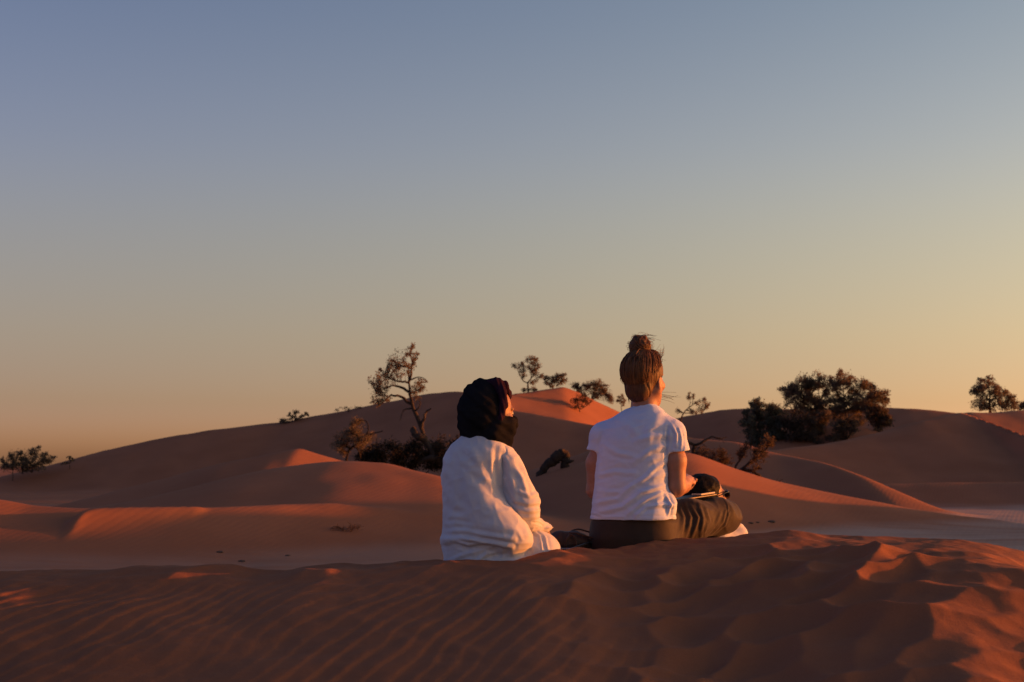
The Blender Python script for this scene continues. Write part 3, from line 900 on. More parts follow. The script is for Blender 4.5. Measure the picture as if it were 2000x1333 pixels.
for i in range(150):                                       # coils of the bun
    a0 = rq.uniform(0, 2 * math.pi); tl = rq.uniform(-.9, .9); rr = math.sqrt(1 - tl * tl)
    t = np.linspace(0, rq.uniform(1.0, 2.4), 9) + a0
    axb = np.array((.35, -.75, .55)); axb /= np.linalg.norm(axb)
    e1 = np.cross(axb, (0, 0, 1.0)); e1 /= np.linalg.norm(e1); e2 = np.cross(axb, e1)
    rad = .0495 * (1 + rq.uniform(-.01, .06))
    q = BC + rad * (tl * axb[None] + rr * (np.cos(t)[:, None] * e1 + np.sin(t)[:, None] * e2))
    hs.append((q, np.full(9, .0014)))
v, f = tubes(hs, 4)
M_strand = hair_mat('auburn_hair_streaks', (.075, .032, .013), (.24, .105, .040), (60, 60, 14))
tag(mesh_np('hair_strands', v, f, M_strand, woman), kind='stuff')
rs = random.Random(4)
st = []
def strand(p0, p1, p2, r0=.0008):
    a, b, c = np.array(p0), np.array(p1), np.array(p2)
    t = np.linspace(0, 1, 9)[:, None]
    st.append(((1 - t) ** 2 * a + 2 * t * (1 - t) * b + t * t * c, np.linspace(r0, .0004, 9)))
for i in range(16):
    x0, y0 = rs.uniform(1240, 1262), rs.uniform(655, 664)
    strand(W(x0, y0, rs.uniform(-.03, .02)), W(x0 + rs.uniform(10, 16), y0 - rs.uniform(1, 8)), W(x0 + rs.uniform(18, 30), y0 + rs.uniform(-3, 6)))
for i in range(12):
    x0, y0 = rs.uniform(1262, 1284), rs.uniform(684, 704)
    strand(W(x0, y0, rs.uniform(-.05, .0)), W(x0 + rs.uniform(8, 14), y0 - rs.uniform(-2, 6)), W(min(1298, x0 + rs.uniform(14, 26)), y0 - rs.uniform(-2, 18)))
for i in range(8):
    x0, y0 = rs.uniform(1284, 1294), rs.uniform(690, 704)
    strand(W(x0, y0 + 6), W(x0 + 5, y0 - 6), W(x0 + rs.uniform(2, 6), y0 - rs.uniform(8, 22)))
for i in range(7):
    y0 = rs.uniform(762, 788)
    strand(W(1292 - (y0 - 762) * .25, y0, .03), W(1306, y0 + rs.uniform(-2, 6), .03), W(rs.uniform(1312, 1330), y0 + rs.uniform(-4, 10), .03), .0009)
for i in range(6):
    strand(W(1222, 728 + i * 2), W(1206 - i * .6, 738), W(1214 + i, 747 + i), .0016)
for i in range(7):
    strand(W(1228 + i, 766 + i * 2), W(1225, 776 + i), W(1229 + rs.uniform(-2, 3), 782 + rs.uniform(0, 8)), .0010)
rq = np.random.RandomState(5)
for i in range(46):                                        # loose loops round the bun and crown
    u = rq.normal(0, 1, 3); u /= np.linalg.norm(u); u[2] = abs(u[2]) * .8
    w = np.cross(u, rq.normal(0, 1, 3)); w /= np.linalg.norm(w)
    a = BC + .046 * u; c_ = BC + .048 * (u * math.cos(1.3) + w * math.sin(1.3)) * rq.uniform(.95, 1.25)
    strand(a, BC + (u + w * .8) * rq.uniform(.055, .085), c_ + (rq.uniform(0, .012), 0, rq.uniform(-.004, .01)), .0008)
for i in range(60):
    u = np.array((rq.uniform(-1, 1), rq.uniform(-1, .3), rq.uniform(.1, 1))); u /= np.linalg.norm(u)
    a = HO + (u[0] * ER[0]) * R_ + (u[1] * ER[1]) * F_ + (u[2] * ER[2]) * U_
    o_ = (a - HO) / np.linalg.norm(a - HO)
    strand(a, a + o_ * rq.uniform(.006, .018) + np.array((rq.uniform(0, .02), 0, .012)), a + o_ * rq.uniform(.0, .02) + np.array((rq.uniform(.012, .04), rq.uniform(-.01, .01), rq.uniform(-.01, .02))), .0007)
v, f = tubes(st, 5)
tag(mesh_np('loose_strands', v, f, M_strand, woman), kind='stuff')

# ================================================================== person in robe and turban
RY = 6.24
def Rb(px, py, dy=0.0): return P(px, py, RY + dy)
rseat = Rb(935, 1096)
man = empty('person', (rseat[0], RY, fgz(rseat[0], RY)), 'person in loose off-white robe and black face-covering turban sitting on the ridge', 'person')
TA = rot_axes(math.radians(62), math.radians(4))
TC = Rb(960, 803)
S = Sdf(Rb(850, 1110) - np.array((0, .30, .0)), Rb(1110, 730) + np.array((0, .55, 0)), .0044)
tq = head(S, TC, TA, 0.98)
S.cap(Rb(944, 870), Rb(948, 820), .055, .05, .03)
S.cap(Rb(935, 1060), Rb(935, 900), .105, .10, .04)
S.cap(Rb(905, 890), Rb(975, 888), .05, .05, .04)
S.chain([(Rb(982, 892), .042), (Rb(1015, 985, .0), .036), (Rb(1042, 1026, .10), .026)], .02)
S.chain([(Rb(900, 892, .02), .042), (Rb(905, 990, .12), .036), (Rb(985, 1030, .25), .026)], .02)
hand(S, Rb(1042, 1026, .10), (.6, .7, -.25), (-.4, .5, .5), (.3, -.2, .9), .8, .95)
hand(S, Rb(985, 1030, .25), (.8, .4, -.2), (.3, .5, .5), (.1, -.2, .9), .8, .95)
S.chain([(Rb(950, 1072), .07), (Rb(1050, 1072, .14), .052), (Rb(985, 1080, .36), .04)], .03)
S.chain([(Rb(915, 1075, .05), .07), (Rb(960, 1065, .40), .052), (Rb(1020, 1076, .34), .04)], .03)
v, f = S.mesh(1)
mbody = mesh_np('body', v, f, M_skin_dark, man)
for s in (-1, 1):
    e = uv_ball('eye', tq(s * .033, .0805, -.005), .0125, M_eye, man)
    uv_ball('iris', tq(s * .033, .0902, -.005), .0050, M_iris, e)

S = Sdf(Rb(845, 1125) - np.array((0, .42, .02)), Rb(1115, 825) + np.array((0, .52, 0)), .0042)
S.stack(lev(Rb, [(1108, 866, 1010, 0, .160), (1088, 867, 1008, 0, .158), (1068, 866, 1008, 0, .160), (1060, 862, 1010, 0, .174), (1052, 861, 1012, 0, .18), (1040, 866, 1008, 0, .172), (1000, 867, 1002, 0, .162), (960, 865, 998, 0, .155), (925, 863, 998, 0, .150), (900, 866, 1000, 0, .142), (884, 872, 1000, 0, .130), (870, 882, 994, 0, .114), (859, 893, 984, 0, .098), (850, 904, 974, 0, .082), (843, 915, 965, 0, .068)]), .02, 2.25, math.radians(27))
S.stack(lev(Rb, [(926, 905, 938, -.06, .07), (950, 905, 964, -.075, .085), (975, 905, 988, -.085, .095), (1000, 908, 1010, -.09, .105), (1025, 914, 1029, -.09, .115), (1045, 920, 1041, -.09, .12), (1060, 930, 1042, -.09, .115), (1072, 950, 1036, -.085, .10), (1082, 970, 1022, -.08, .08)]), .030, 2.0, math.radians(12))
S.ell(Rb(1045, 1080, .08), (.117, .17, .100), .010)
S.ell(Rb(985, 1094, .0), (.14, .17, .045), .03)
S.ell(Rb(940, 838, .0), (.062, .065, .03), 0, None, 'sub')
v, f = S.mesh(1)
n = vnorm(v, f)
rw = lambda *p: [(Rb(x, y, -.14)[0], Rb(x, y, -.14)[2]) for x, y in p]
segs = [
    (rw((900, 905), (940, 925), (975, 965), (1010, 1005), (1036, 1040)), .014, .006),
    (rw((885, 880), (920, 915), (960, 960)), .013, .003),
    (rw((968, 875), (968, 915), (978, 952)), .010, -.008),
    (rw((985, 900), (990, 940), (996, 980)), .010, -.006),
    (rw((960, 865), (985, 880), (1000, 905)), .012, .006),
    (rw((865, 1042), (905, 1036), (950, 1046), (1005, 1052)), .010, .010),
    (rw((862, 1054), (900, 1050), (960, 1060), (1000, 1068)), .009, .012),
    (rw((864, 1068), (890, 1064), (915, 1072), (955, 1066)), .008, -.012),
    (rw((866, 1025), (890, 1022), (925, 1030)), .009, .006),
    (rw((930, 1098), (950, 1082), (985, 1076)), .008, .009),
    (rw((880, 1096), (905, 1084), (925, 1080)), .008, .007),
    (rw((1040, 1040), (1056, 1050), (1060, 1076)), .005, .008),
    (rw((1052, 1038), (1066, 1054), (1072, 1078)), .005, .006),
    (rw((868, 960), (890, 985), (915, 1000)), .014, .006),
    (rw((868, 1000), (885, 1010), (915, 1010)), .012, .006),
    (rw((905, 870), (925, 885), (930, 905)), .016, .006),
    (rw((1030, 950), (1040, 975), (1046, 990)), .010, .006),
    (rw((1010, 990), (1030, 1000), (1048, 1008)), .010, -.007),
    (rw((865, 920), (885, 940), (890, 970)), .014, .005),
]
h = 0.8 * fold(v, segs) * (0.3 + 0.7 * facing(n, (.3, -.95, 0)))
h += .0030 * (ridged(v[:, 0] * 11 + 4 * v[:, 2], v[:, 1] * 9, v[:, 2] * 13 + 3 * v[:, 0], 25) - .45)
h += .0030 * noise3(v[:, 0] * 13, v[:, 1] * 13, v[:, 2] * 13, 28) + .0020 * (ridged(v[:, 0] * 30 + 9 * v[:, 2], v[:, 1] * 22, v[:, 2] * 26 - 8 * v[:, 0], 30) - .4)
v = v + n * h[:, None]
robe = mesh_np('robe', v, f, M_robe, man)
# near sleeve, hanging free of the back panel
S = Sdf(Rb(945, 1060) - np.array((0, .28, .02)), Rb(1100, 850) + np.array((0, .30, 0)), .0040)
S.stack(lev(Rb, [(866, 966, 990, -.03, .05), (876, 968, 1003, -.035, .06), (892, 971, 1014, -.045, .066), (920, 975, 1028, -.05, .070), (950, 979, 1042, -.05, .078), (978, 983, 1056, -.045, .088), (1000, 988, 1056, -.04, .085), (1018, 998, 1052, -.02, .07), (1030, 1012, 1050, .0, .05)]), .0, 2.1, math.radians(10))
S.chain([(Rb(1030, 1018, .0), .045), (Rb(1050, 1026, .06), .030), (Rb(1066, 1030, .10), .024)], .012)
S.ell(Rb(1066, 1031, .10), (.034, .05, .012), .010)
S.cap(Rb(1066, 1031, .09), Rb(1084, 1030, .17), .014, .016, 0, 'sub')
v, f = S.mesh(1)
n = vnorm(v, f)
segs = [(rw((972, 885), (990, 900), (1004, 925)), .010, .006), (rw((985, 905), (1000, 940), (1008, 985)), .010, .006), (rw((1000, 900), (1020, 935), (1030, 965)), .009, .005),
        (rw((1005, 985), (1030, 992), (1056, 990)), .008, -.007), (rw((995, 1005), (1025, 1012), (1052, 1010)), .008, .006), (rw((1010, 960), (1035, 970), (1052, 965)), .008, .005), (rw((1040, 1022), (1052, 1024), (1062, 1030)), .004, -.005), (rw((980, 940), (990, 965), (1005, 985)), .008, -.006)]
h = fold(v, segs) * (0.5 + 0.5 * facing(n, (.4, -.9, 0)))
h += .0028 * (ridged(v[:, 0] * 12, v[:, 1] * 10, v[:, 2] * 14 + 3 * v[:, 0], 26) - .45) + .0025 * noise3(v[:, 0] * 16, v[:, 1] * 16, v[:, 2] * 16, 29) + .0018 * (ridged(v[:, 0] * 28, v[:, 1] * 22, v[:, 2] * 30, 31) - .4)
mesh_np('sleeve', v + n * h[:, None], f, M_robe, robe)

# --- turban
S = Sdf(Rb(885, 885) - np.array((0, .24, 0)), Rb(1030, 728) + np.array((0, .24, 0)), .0036)
S.ell(Rb(943, 802), (.106, .130, .136), .0)
S.ell(Rb(926, 818, -.01), (.070, .10, .100), .03)
S.cap(Rb(968, 756), Rb(940, 770), .040, .05, .03)
S.ell(Rb(938, 850), (.088, .095, .036), .02)
S.ell(tq(-.02, .105, .005), (.085, .080, .050), .005, TA, 'sub')
S.ell(tq(.060, .095, -.004), (.050, .070, .046), .005, TA, 'sub')
S.chain([(tq(.088, -.01, -.058), .026), (tq(.066, .056, -.054), .024), (tq(.0, .108, -.042), .024), (tq(-.06, .06, -.045), .03)], .02)
S.chain([(tq(.080, -.02, -.085), .030), (tq(.050, .055, -.100), .034), (tq(.0, .078, -.095), .036), (tq(-.05, .05, -.09), .03)], .025)
S.chain([(tq(.070, -.03, -.12), .032), (tq(.035, .045, -.135), .036), (tq(-.02, .06, -.13), .034)], .025)
v, f = S.mesh(1)
n = vnorm(v, f)
dv = v - Rb(945, 800)
q1 = (dv[:, 2] * 1.0 + dv[:, 0] * 0.75) * 34 + 1.2 * noise3(v[:, 0] * 9, v[:, 1] * 9, v[:, 2] * 9, 41)
h = .0034 * np.sin(q1 * 1.9) + .0016 * np.sin(q1 * 4.3 + 1) + .0024 * noise3(v[:, 0] * 26, v[:, 1] * 18, v[:, 2] * 26, 43) + .002 * ridged(v[:, 0] * 20, v[:, 1] * 20, v[:, 2] * 40, 44)
mesh_np('turban', v + n * h[:, None], f, M_turban, man)
# purple rolled edge framing the face
S = Sdf(Rb(930, 860) - np.array((0, .24, 0)), Rb(1030, 728) + np.array((0, .24, 0)), .0036)
arc = [(Rb(956, 748, -.045), .016), (Rb(970, 748, -.062), .022), (Rb(980, 766, -.078), .022), (Rb(983, 792, -.088), .018), (Rb(978, 814, -.094), .014), (Rb(968, 832, -.094), .010)]
S.chain(arc, .012)
S.chain([(Rb(966, 746, -.02), .018), (Rb(983, 755, .0), .024), (Rb(992, 768, .02), .015), (Rb(996, 776, .03), .010)], .012)
v, f = S.mesh(1)
n = vnorm(v, f)
h = .0018 * np.sin((v[:, 0] * 1.0 + v[:, 2] * .25) * 300 + 2 * noise3(v[:, 0] * 14, v[:, 1] * 14, v[:, 2] * 14, 51))
mesh_np('turban_edge', v + n * h[:, None], f, M_band, man)

# ================================================================== third person lower down the far side
TY = 7.25
def T3(px, py, dy=0.0): return P(px, py, TY + dy)
tx = T3(1372, 1000)[0]
third = empty('person', (tx, TY, fgz(tx, TY)), 'dark-haired person in sunglasses and pale shirt, sitting low behind the other person\'s raised knee', 'person')
QA = rot_axes(math.radians(66), math.radians(-8))
QC = T3(1379, 970)
gz = fgz(tx, TY)
S = Sdf((tx - .42, TY - .28, gz - .45), (tx + .42, TY + .85, QC[2] + .17), .0055)
qq = head(S, QC, QA, .98)
S.cap(T3(1368, 1035), T3(1370, 990), .06, .056, .03)
S.cap((tx, TY, gz + .12), (tx, TY, QC[2] - .25), .12, .13, .05)
S.chain([(T3(1430, 1060), .048), ((tx + .24, TY + .10, gz + .24), .042), ((tx + .16, TY + .34, gz + .22), .03)], .02)
S.chain([(T3(1312, 1060), .048), ((tx - .24, TY + .10, gz + .24), .042), ((tx - .12, TY + .34, gz + .22), .03)], .02)
hand(S, (tx + .16, TY + .34, gz + .22), (-.5, .8, -.1), (-.5, -.2, .6), (0, 0, 1), 1.0, .95)
hand(S, (tx - .12, TY + .34, gz + .22), (.5, .8, -.1), (.5, -.2, .6), (0, 0, 1), 1.0, .95)
for s in (-1, 1):
    S.chain([((tx + s * .09, TY + .02, gz + .09), .075), ((tx + s * .14, TY + .44, gz + .10), .055), ((tx + s * .13, TY + .66, gz - .30), .04), ((tx + s * .13, TY + .80, gz - .34), .035)], .03)
v, f = S.mesh(1)
mesh_np('body', v, f, M_skin_dark, third)
S = Sdf((tx - .36, TY - .28, gz - .03), (tx + .36, TY + .32, QC[2] - .03), .0055)
S.stack([(gz + .02, tx - .17, tx + .17, TY, .13), (gz + .18, tx - .18, tx + .18, TY, .13), (gz + .38, tx - .19, tx + .20, TY, .125), (T3(0, 1056)[2], tx - .17, tx + .17, TY, .11), (T3(0, 1034)[2], tx - .13, tx + .13, TY, .095), (T3(0, 1016)[2], tx - .08, tx + .09, TY, .075), (T3(0, 1008)[2], tx - .06, tx + .06, TY, .06)], .02)
S.chain([(T3(1396, 1064, -.03), .054), (T3(1406, 1072, -.03), .052), ((tx + .175, TY + .04, gz + .33), .058)], .03)
S.chain([(T3(1325, 1055), .06), ((tx - .225, TY + .04, gz + .33), .058)], .03)
v, f = S.mesh(1); n = vnorm(v, f)
v = v + n * (.004 * (ridged(v[:, 0] * 10, v[:, 1] * 10, v[:, 2] * 14, 61) - .4))[:, None]
mesh_np('shirt', v, f, M_shirt3, third)
S = Sdf((tx - .30, TY - .22, gz - .45), (tx + .30, TY + .85, gz + .24), .006)
S.ell((tx, TY + .0, gz + .10), (.19, .16, .12), .02)
for s in (-1, 1):
    S.chain([((tx + s * .09, TY + .04, gz + .10), .092), ((tx + s * .14, TY + .44, gz + .10), .075), ((tx + s * .13, TY + .64, gz - .25), .056)], .03)
v, f = S.mesh(1)
mesh_np('trousers', v, f, M_trouser, third)
S = Sdf(QC - .22, QC + .22, .004)
S.ell(qq(0, -.030, .018), np.array((.094, .124, .102)), .0, QA)
S.ell(qq(0, -.075, -.03), np.array((.07, .06, .07)), .03, QA)
S.plane_cut(qq(0, .048, .03), QA[1] - QA[2] * .55, QC - .3, QC + .3, .015)
for s in (-1, 1): S.ell(qq(s * .1, .045, -.045), np.array((.045, .055, .055)), .01, QA, 'sub')
v, f = S.mesh(1); n = vnorm(v, f)
v = v + n * (.0035 * noise3(v[:, 0] * 40, v[:, 1] * 40, v[:, 2] * 40, 71) + .0015 * noise3(v[:, 0] * 95, v[:, 1] * 95, v[:, 2] * 95, 72))[:, None]
mesh_np('hair', v, f, M_hair_dark, third)
# sunglasses
lens = []
for s in (-1, 1):
    lens = uv_ball('lens', qq(s * .034, .106, -.004), (.029, .006, .023), M_dark_glass, third, QA)
v, f = tubes([([qq(-.062, .098, .010), qq(-.03, .110, .016), qq(0, .113, .008), qq(.03, .110, .016), qq(.062, .098, .010)], .0035)] +
             [([qq(s * .064, .098, .010), qq(s * .082, .05, .006), qq(s * .086, -.005, -.006)], .003) for s in (-1, 1)], 6)
mesh_np('sunglasses_frame', v, f, M_dark_glass, third)

# ================================================================== things beside them
M_leather = simple_mat('brown_leather', (.045, .022, .014), (.085, .042, .026), 22, 0.55, 60, .4, .004)
M_gold = simple_mat('pale_page_edge', (.50, .42, .30), (.60, .52, .38), 60, 0.5, spec=0.5)
M_black = simple_mat('matt_black', (.010, .010, .011), (.014, .014, .015), 40, 0.4)
M_screen = simple_mat('glossy_black_glass', (.006, .006, .007), (.008, .008, .009), 5, 0.08, spec=0.6)
M_metal, _nt, _b = new_mat('brushed_aluminium')
_b.inputs['Base Color'].default_value = (.55, .54, .53, 1); _b.inputs['Metallic'].default_value = 1.0; _b.inputs['Roughness'].default_value = .32
_n = noise_node(_nt, 300, 2, .5, obj_pos(_nt)); bump(_nt, _b, _n.outputs['Fac'], .05, .001)

def slab(name, c, ex, ey, ez, sx, sy, sz, mat, parent, bev=0.0015):
    """thin box with rounded edges: centre, three axes, half sizes"""
    bm = bmesh.new()
    bmesh.ops.create_cube(bm, size=2.0)
    for vv_ in bm.verts:
        p = np.array(c) + vv_.co.x * sx * ex + vv_.co.y * sy * ey + vv_.co.z * sz * ez
        vv_.co = V(p)
    bmesh.ops.bevel(bm, geom=list(bm.edges), offset=bev, segments=2, affect='EDGES', profile=0.5)
    bmesh.ops.recalc_face_normals(bm, faces=list(bm.faces))
    me = bpy.data.meshes.new(name)
    off = Vector((0, 0, 0)); q = parent
    while q is not None: off += Vector(q.location); q = q.parent
    for vv_ in bm.verts: vv_.co -= off
    bm.to_mesh(me); bm.free()
    me.materials.append(mat)
    o = bpy.data.objects.new(name, me); COL.objects.link(o)
    if parent is not None: o.parent = parent
    return o
def axes(u, w):
    u = np.array(u, float); u /= np.linalg.norm(u)
    w = np.array(w, float); w -= (w @ u) * u; w /= np.linalg.norm(w)
    return u, np.cross(w, u), w

# notebook and phone on the thigh
a, b2 = W(1331, 977, .16), W(1402, 966, .30)
ex, ey, ez = axes(b2 - a, (0, .0, 1))
c = (a + b2) / 2
nb = empty('notebook', c + ey * .06, 'thin notebook lying on the cross-legged person\'s right thigh', 'notebook')
hl = np.linalg.norm(b2 - a) / 2
slab('cover', c + ey * .062 - ez * .0025, ex, ey, ez, hl, .060, .0012, M_black, nb, .0005)
slab('pages', c + ey * .062, ex, ey, ez, hl - .003, .058, .0016, M_gold, nb, .0004)
slab('cover', c + ey * .062 + ez * .0025, ex, ey, ez, hl, .060, .0010, M_black, nb, .0004)
pc = W(1384, 966.5, .262) + ez * .001
ph = empty('phone', pc + ey * .035, 'phone with a bright gilt edge lying on the notebook', 'phone')
slab('case', pc + ey * .036 + ez * .004, ex, ey, ez, .047, .034, .0042, M_gold, ph, .0018)
slab('screen', pc + ey * .036 + ez * .0086, ex, ey, ez, .044, .031, .0005, M_screen, ph, .0003)

# tablet on the sand between them
a, b2 = P(1113, 1073, 6.50), P(1158, 1058, 6.66)
ex, ey, ez = axes(b2 - a, (-.05, -.02, 1))
c = (a + b2) / 2
tb = empty('tablet', c - ez * .008, 'slim tablet with a pale metal edge lying on the sand between bag and dark trousers', 'tablet')
hl = np.linalg.norm(b2 - a) / 2
slab('case', c + ey * .07, ex, ey, ez, hl, .075, .0042, M_metal, tb, .0018)
slab('screen', c + ey * .07 + ez * .0048, ex, ey, ez, hl - .004, .071, .0006, M_screen, tb, .0003)

# leather bag with straps
bc = P(1110, 1060, 6.66)
bag = empty('shoulder_bag', (bc[0], 6.66, fgz(bc[0], 6.66)), 'slumped dark brown leather bag with loose straps between the two seated people', 'bag')
S = Sdf(bc - np.array((.14, .12, .16)), bc + np.array((.16, .14, .12)), .0045)
S.ell(bc + np.array((-.005, .0, -.01)), (.085, .06, .062), .0)
S.ell(bc + np.array((.055, .01, -.012)), (.055, .055, .05), .03)
S.ell(bc + np.array((-.045, 0, .005)), (.04, .055, .045), .03)
S.ell(bc + np.array((.0, 0, -.07)), (.10, .07, .05), .03)
v, f = S.mesh(1); n = vnorm(v, f)
h = .006 * (ridged(v[:, 0] * 16 + 6 * v[:, 2], v[:, 1] * 10, v[:, 2] * 8, 81) - .4) + .003 * noise3(v[:, 0] * 40, v[:, 1] * 40, v[:, 2] * 40, 82)
mesh_np('pouch', v + n * h[:, None], f, M_leather, bag)
def bag_tube(name, pts, r):
    pts = np.array(pts); t = np.linspace(0, len(pts) - 1, 28)
    i = np.clip(t.astype(int), 0, len(pts) - 2); fr = (t - i)[:, None]
    p = pts[i] * (1 - fr) + pts[i + 1] * fr
    for _ in range(3): p[1:-1] = (p[:-2] + 2 * p[1:-1] + p[2:]) / 4
    v, f = tube(p, r, 8); return mesh_np(name, v, f, M_leather, bag)
bag_tube('strap', [P(1104, 1072, 6.585), P(1106, 1054, 6.58), P(1114, 1044, 6.60), P(1124, 1050, 6.59), P(1127, 1068, 6.585)], .0055)
bag_tube('strap', [P(1112, 1041, 6.63), P(1128, 1042, 6.6), P(1142, 1047, 6.6), P(1160, 1052, 6.62)], .0045)
bag_tube('strap', [P(1110, 1041, 6.7), P(1122, 1035, 6.7), P(1132, 1034, 6.7), P(1142, 1037, 6.7), P(1156, 1041, 6.7)], .004)
# ------------------------------------------------------------------ trees, shrubs, dead wood
M_bark = simple_mat('tamarisk_bark', (.035, .022, .016), (.075, .048, .034), 9.0, 0.95, 30.0, .6, .02)
M_dead = simple_mat('dead_wood', (.022, .014, .010), (.045, .028, .020), 9.0, 0.95, 30.0, .6, .02)
def leaf_mat(name, c0, c1):
    m, nt, b = new_mat(name)
    n = noise_node(nt, 1.1, 4, .6, obj_pos(nt))
    r = ramp(nt, n.outputs['Fac'], [(0.3, c0), (0.7, c1)])
    nt.links.new(r.outputs[0], b.inputs['Base Color'])
    b.inputs['Roughness'].default_value = .8
    b.inputs['Specular IOR Level'].default_value = .15
    tr = nt.nodes.new('ShaderNodeBsdfTranslucent'); nt.links.new(r.outputs[0], tr.inputs['Color'])
    mx = nt.nodes.new('ShaderNodeMixShader'); mx.inputs[0].default_value = .45
    nt.links.new(b.outputs[0], mx.inputs[1]); nt.links.new(tr.outputs[0], mx.inputs[2])
    nt.links.new(mx.outputs[0], nt.nodes['Material Output'].inputs['Surface'])
    return m
M_leaf = leaf_mat('tamarisk_leaf', (.125, .092, .058), (.215, .158, .10))
M_leaf_green = leaf_mat('tamarisk_leaf_green', (.092, .090, .063), (.165, .155, .104))
M_leaf_dry = leaf_mat('dry_brush', (.065, .042, .026), (.115, .075, .045))
M_leaf_dark = leaf_mat('dark_brush', (.080, .058, .040), (.150, .108, .070))

M_brush = leaf_mat('tangled_brush', (.055, .036, .023), (.10, .066, .042))
M_tuft = leaf_mat('sandy_tuft', (.24, .10, .055), (.32, .14, .08))
def hit(px, py, y0=14.0, y1=140.0):
    """where the line of sight through a pixel meets the sand"""
    Ys = np.geomspace(y0, y1, 1500)
    d = P(px, py, 1.0)
    h, _ = terrain_h(d[0] * Ys, Ys)
    i = np.argmax(h >= d[2] * Ys)
    return np.array((d[0] * Ys[i], Ys[i], h[i]))

def smooth_line(pts, n=14):
    p = np.array(pts, float)
    if len(p) == 2: p = np.stack([p[0], (p[0] + p[1]) / 2, p[1]])
    e = np.concatenate([[2 * p[0] - p[1]], p, [2 * p[-1] - p[-2]]])
    out = []
    m = max(2, n // (len(p) - 1))
    for i in range(len(p) - 1):
        a, b, c, d = e[i:i + 4]
        for t in np.linspace(0, 1, m, endpoint=False):
            out.append(.5 * ((2 * b) + (-a + c) * t + (2 * a - 5 * b + 4 * c - d) * t * t + (-a + 3 * b - 3 * c + d) * t ** 3))
    out.append(p[-1])
    return np.array(out)

def tree(name, label, cat, Y, limbs, puffs, seed, leaf=(.095, .026), twigs=1.05, leaves=16, mats=None, group=None, depth=0.7, root=True, twig_r=.010, droop=0.0, bark_wob=0.0, rk=.62, spread=2):
    """limbs: (list of (px, py[, dy]), r0, r1); puffs: (px, py, rx px[, rz px, dy]) foliage masses"""
    rs = np.random.RandomState(seed)
    ppm = FPX / Y
    b0 = P(limbs[0][0][0][0], limbs[0][0][0][1], Y)
    gz = ground_z(b0[0], Y)
    bz = min(gz, b0[2])
    o = empty(name, (b0[0], Y, gz), label, cat, group)
    mb, ml = mats or (M_bark, M_leaf)
    lst = []; samples = []
    for k, (pts, r0, r1) in enumerate(limbs):
        q = []
        for i, p in enumerate(pts):
            dy = p[2] if len(p) > 2 else (rs.uniform(-1, 1) * depth * 0.5 * i / max(1, len(pts) - 1) if k else 0.0)
            q.append(P(p[0], p[1], Y + dy))
        if k == 0 and root and q[0][2] > gz - .1:
            q = [np.array((q[0][0], Y, gz - .25))] + q
        L = smooth_line(q)
        L[1:-1] += rs.normal(0, 1, (len(L) - 2, 3)) * (.16 * min(r0, .12) + bark_wob)
        rad = (r1 + (r0 - r1) * (1 - np.linspace(0, 1, len(L))) ** 1.4) * rk * (1 + rs.uniform(-.14, .14, len(L)))
        lst.append((L, rad)); samples.append(L[len(L) // 3:] if k == 0 else L)
    samp = np.concatenate(samples)
    V_, F_ = [], []; off = 0
    lv = []; lf = []; nleaf = 0
    tw = []
    pl = list(puffs)
    for pf in puffs:
        for _ in range(spread):
            a = rs.uniform(0, 2 * math.pi); r_ = pf[2]
            pl.append((pf[0] + math.cos(a) * r_ * rs.uniform(.6, 1.15), pf[1] + math.sin(a) * (pf[3] if len(pf) > 3 else r_) * rs.uniform(.5, 1.0), r_ * rs.uniform(.35, .65)))
    for pf in pl:
        px, py, rx = pf[:3]; rz = pf[3] if len(pf) > 3 else rx
        dy = pf[4] if len(pf) > 4 else rs.uniform(-1, 1) * depth
        c = P(px, py, Y + dy); rx /= ppm; rz /= ppm
        n = max(5, int(twigs * 26 * (rx * rz) ** .5 / .35))
        for _ in range(n):
            u = rs.normal(0, 1, 3); u /= np.linalg.norm(u); u *= rs.uniform(.25, 1) ** .5
            tgt = c + u * (rx, max(rx, .3), rz)
            dd = np.linalg.norm(samp - tgt, axis=1) + np.maximum(0, samp[:, 2] - tgt[2]) * .6
            src = samp[np.argmin(dd + rs.uniform(0, .12, len(samp)))]
            mid = (src + tgt) / 2 + rs.normal(0, .08, 3) * np.linalg.norm(tgt - src) + (0, 0, .06)
            t = np.linspace(0, 1, 6)[:, None]
            L = (1 - t) ** 2 * src + 2 * t * (1 - t) * mid + t * t * tgt
            L[:, 2] -= droop * (t[:, 0] ** 2) * .25
            tw.append((L, np.linspace(twig_r, twig_r * .3, 6)))
            m = rs.poisson(leaves * .75)
            tt = 1 - rs.uniform(0, .55, m) ** 1.3
            pos = np.stack([np.interp(tt, t[:, 0], L[:, i]) for i in range(3)], 1) + rs.normal(0, .075, (m, 3)) * min(1.0, rx / .3)
            dr = (L[-1] - L[-2]); dr /= np.linalg.norm(dr) + 1e-9
            d = dr + rs.normal(0, .65, (m, 3)); d /= np.linalg.norm(d, axis=1)[:, None]
            s = np.cross(d, rs.normal(0, 1, (m, 3))); s /= np.linalg.norm(s, axis=1)[:, None] + 1e-9
            ll = leaf[0] * rs.uniform(.6, 1.3, m)[:, None]; ww = leaf[1] * rs.uniform(.7, 1.3, m)[:, None]
            lv.append(np.stack([pos - s * ww * .3, pos + d * ll * .5 - s * ww, pos + d * ll, pos + d * ll * .5 + s * ww], 1).reshape(-1, 3))
            nleaf += m
    v, f = tubes(lst, 9)
    mesh_np('trunk', v, f, mb, o)
    if tw:
        v, f = tubes(tw, 4)
        tag(mesh_np('twigs', v, f, mb, o), kind='stuff')
    if nleaf:
        v = np.concatenate(lv)
        tag(mesh_np('crown', v, np.arange(len(v)).reshape(-1, 4), ml, o, smooth=False), kind='stuff')
    return o

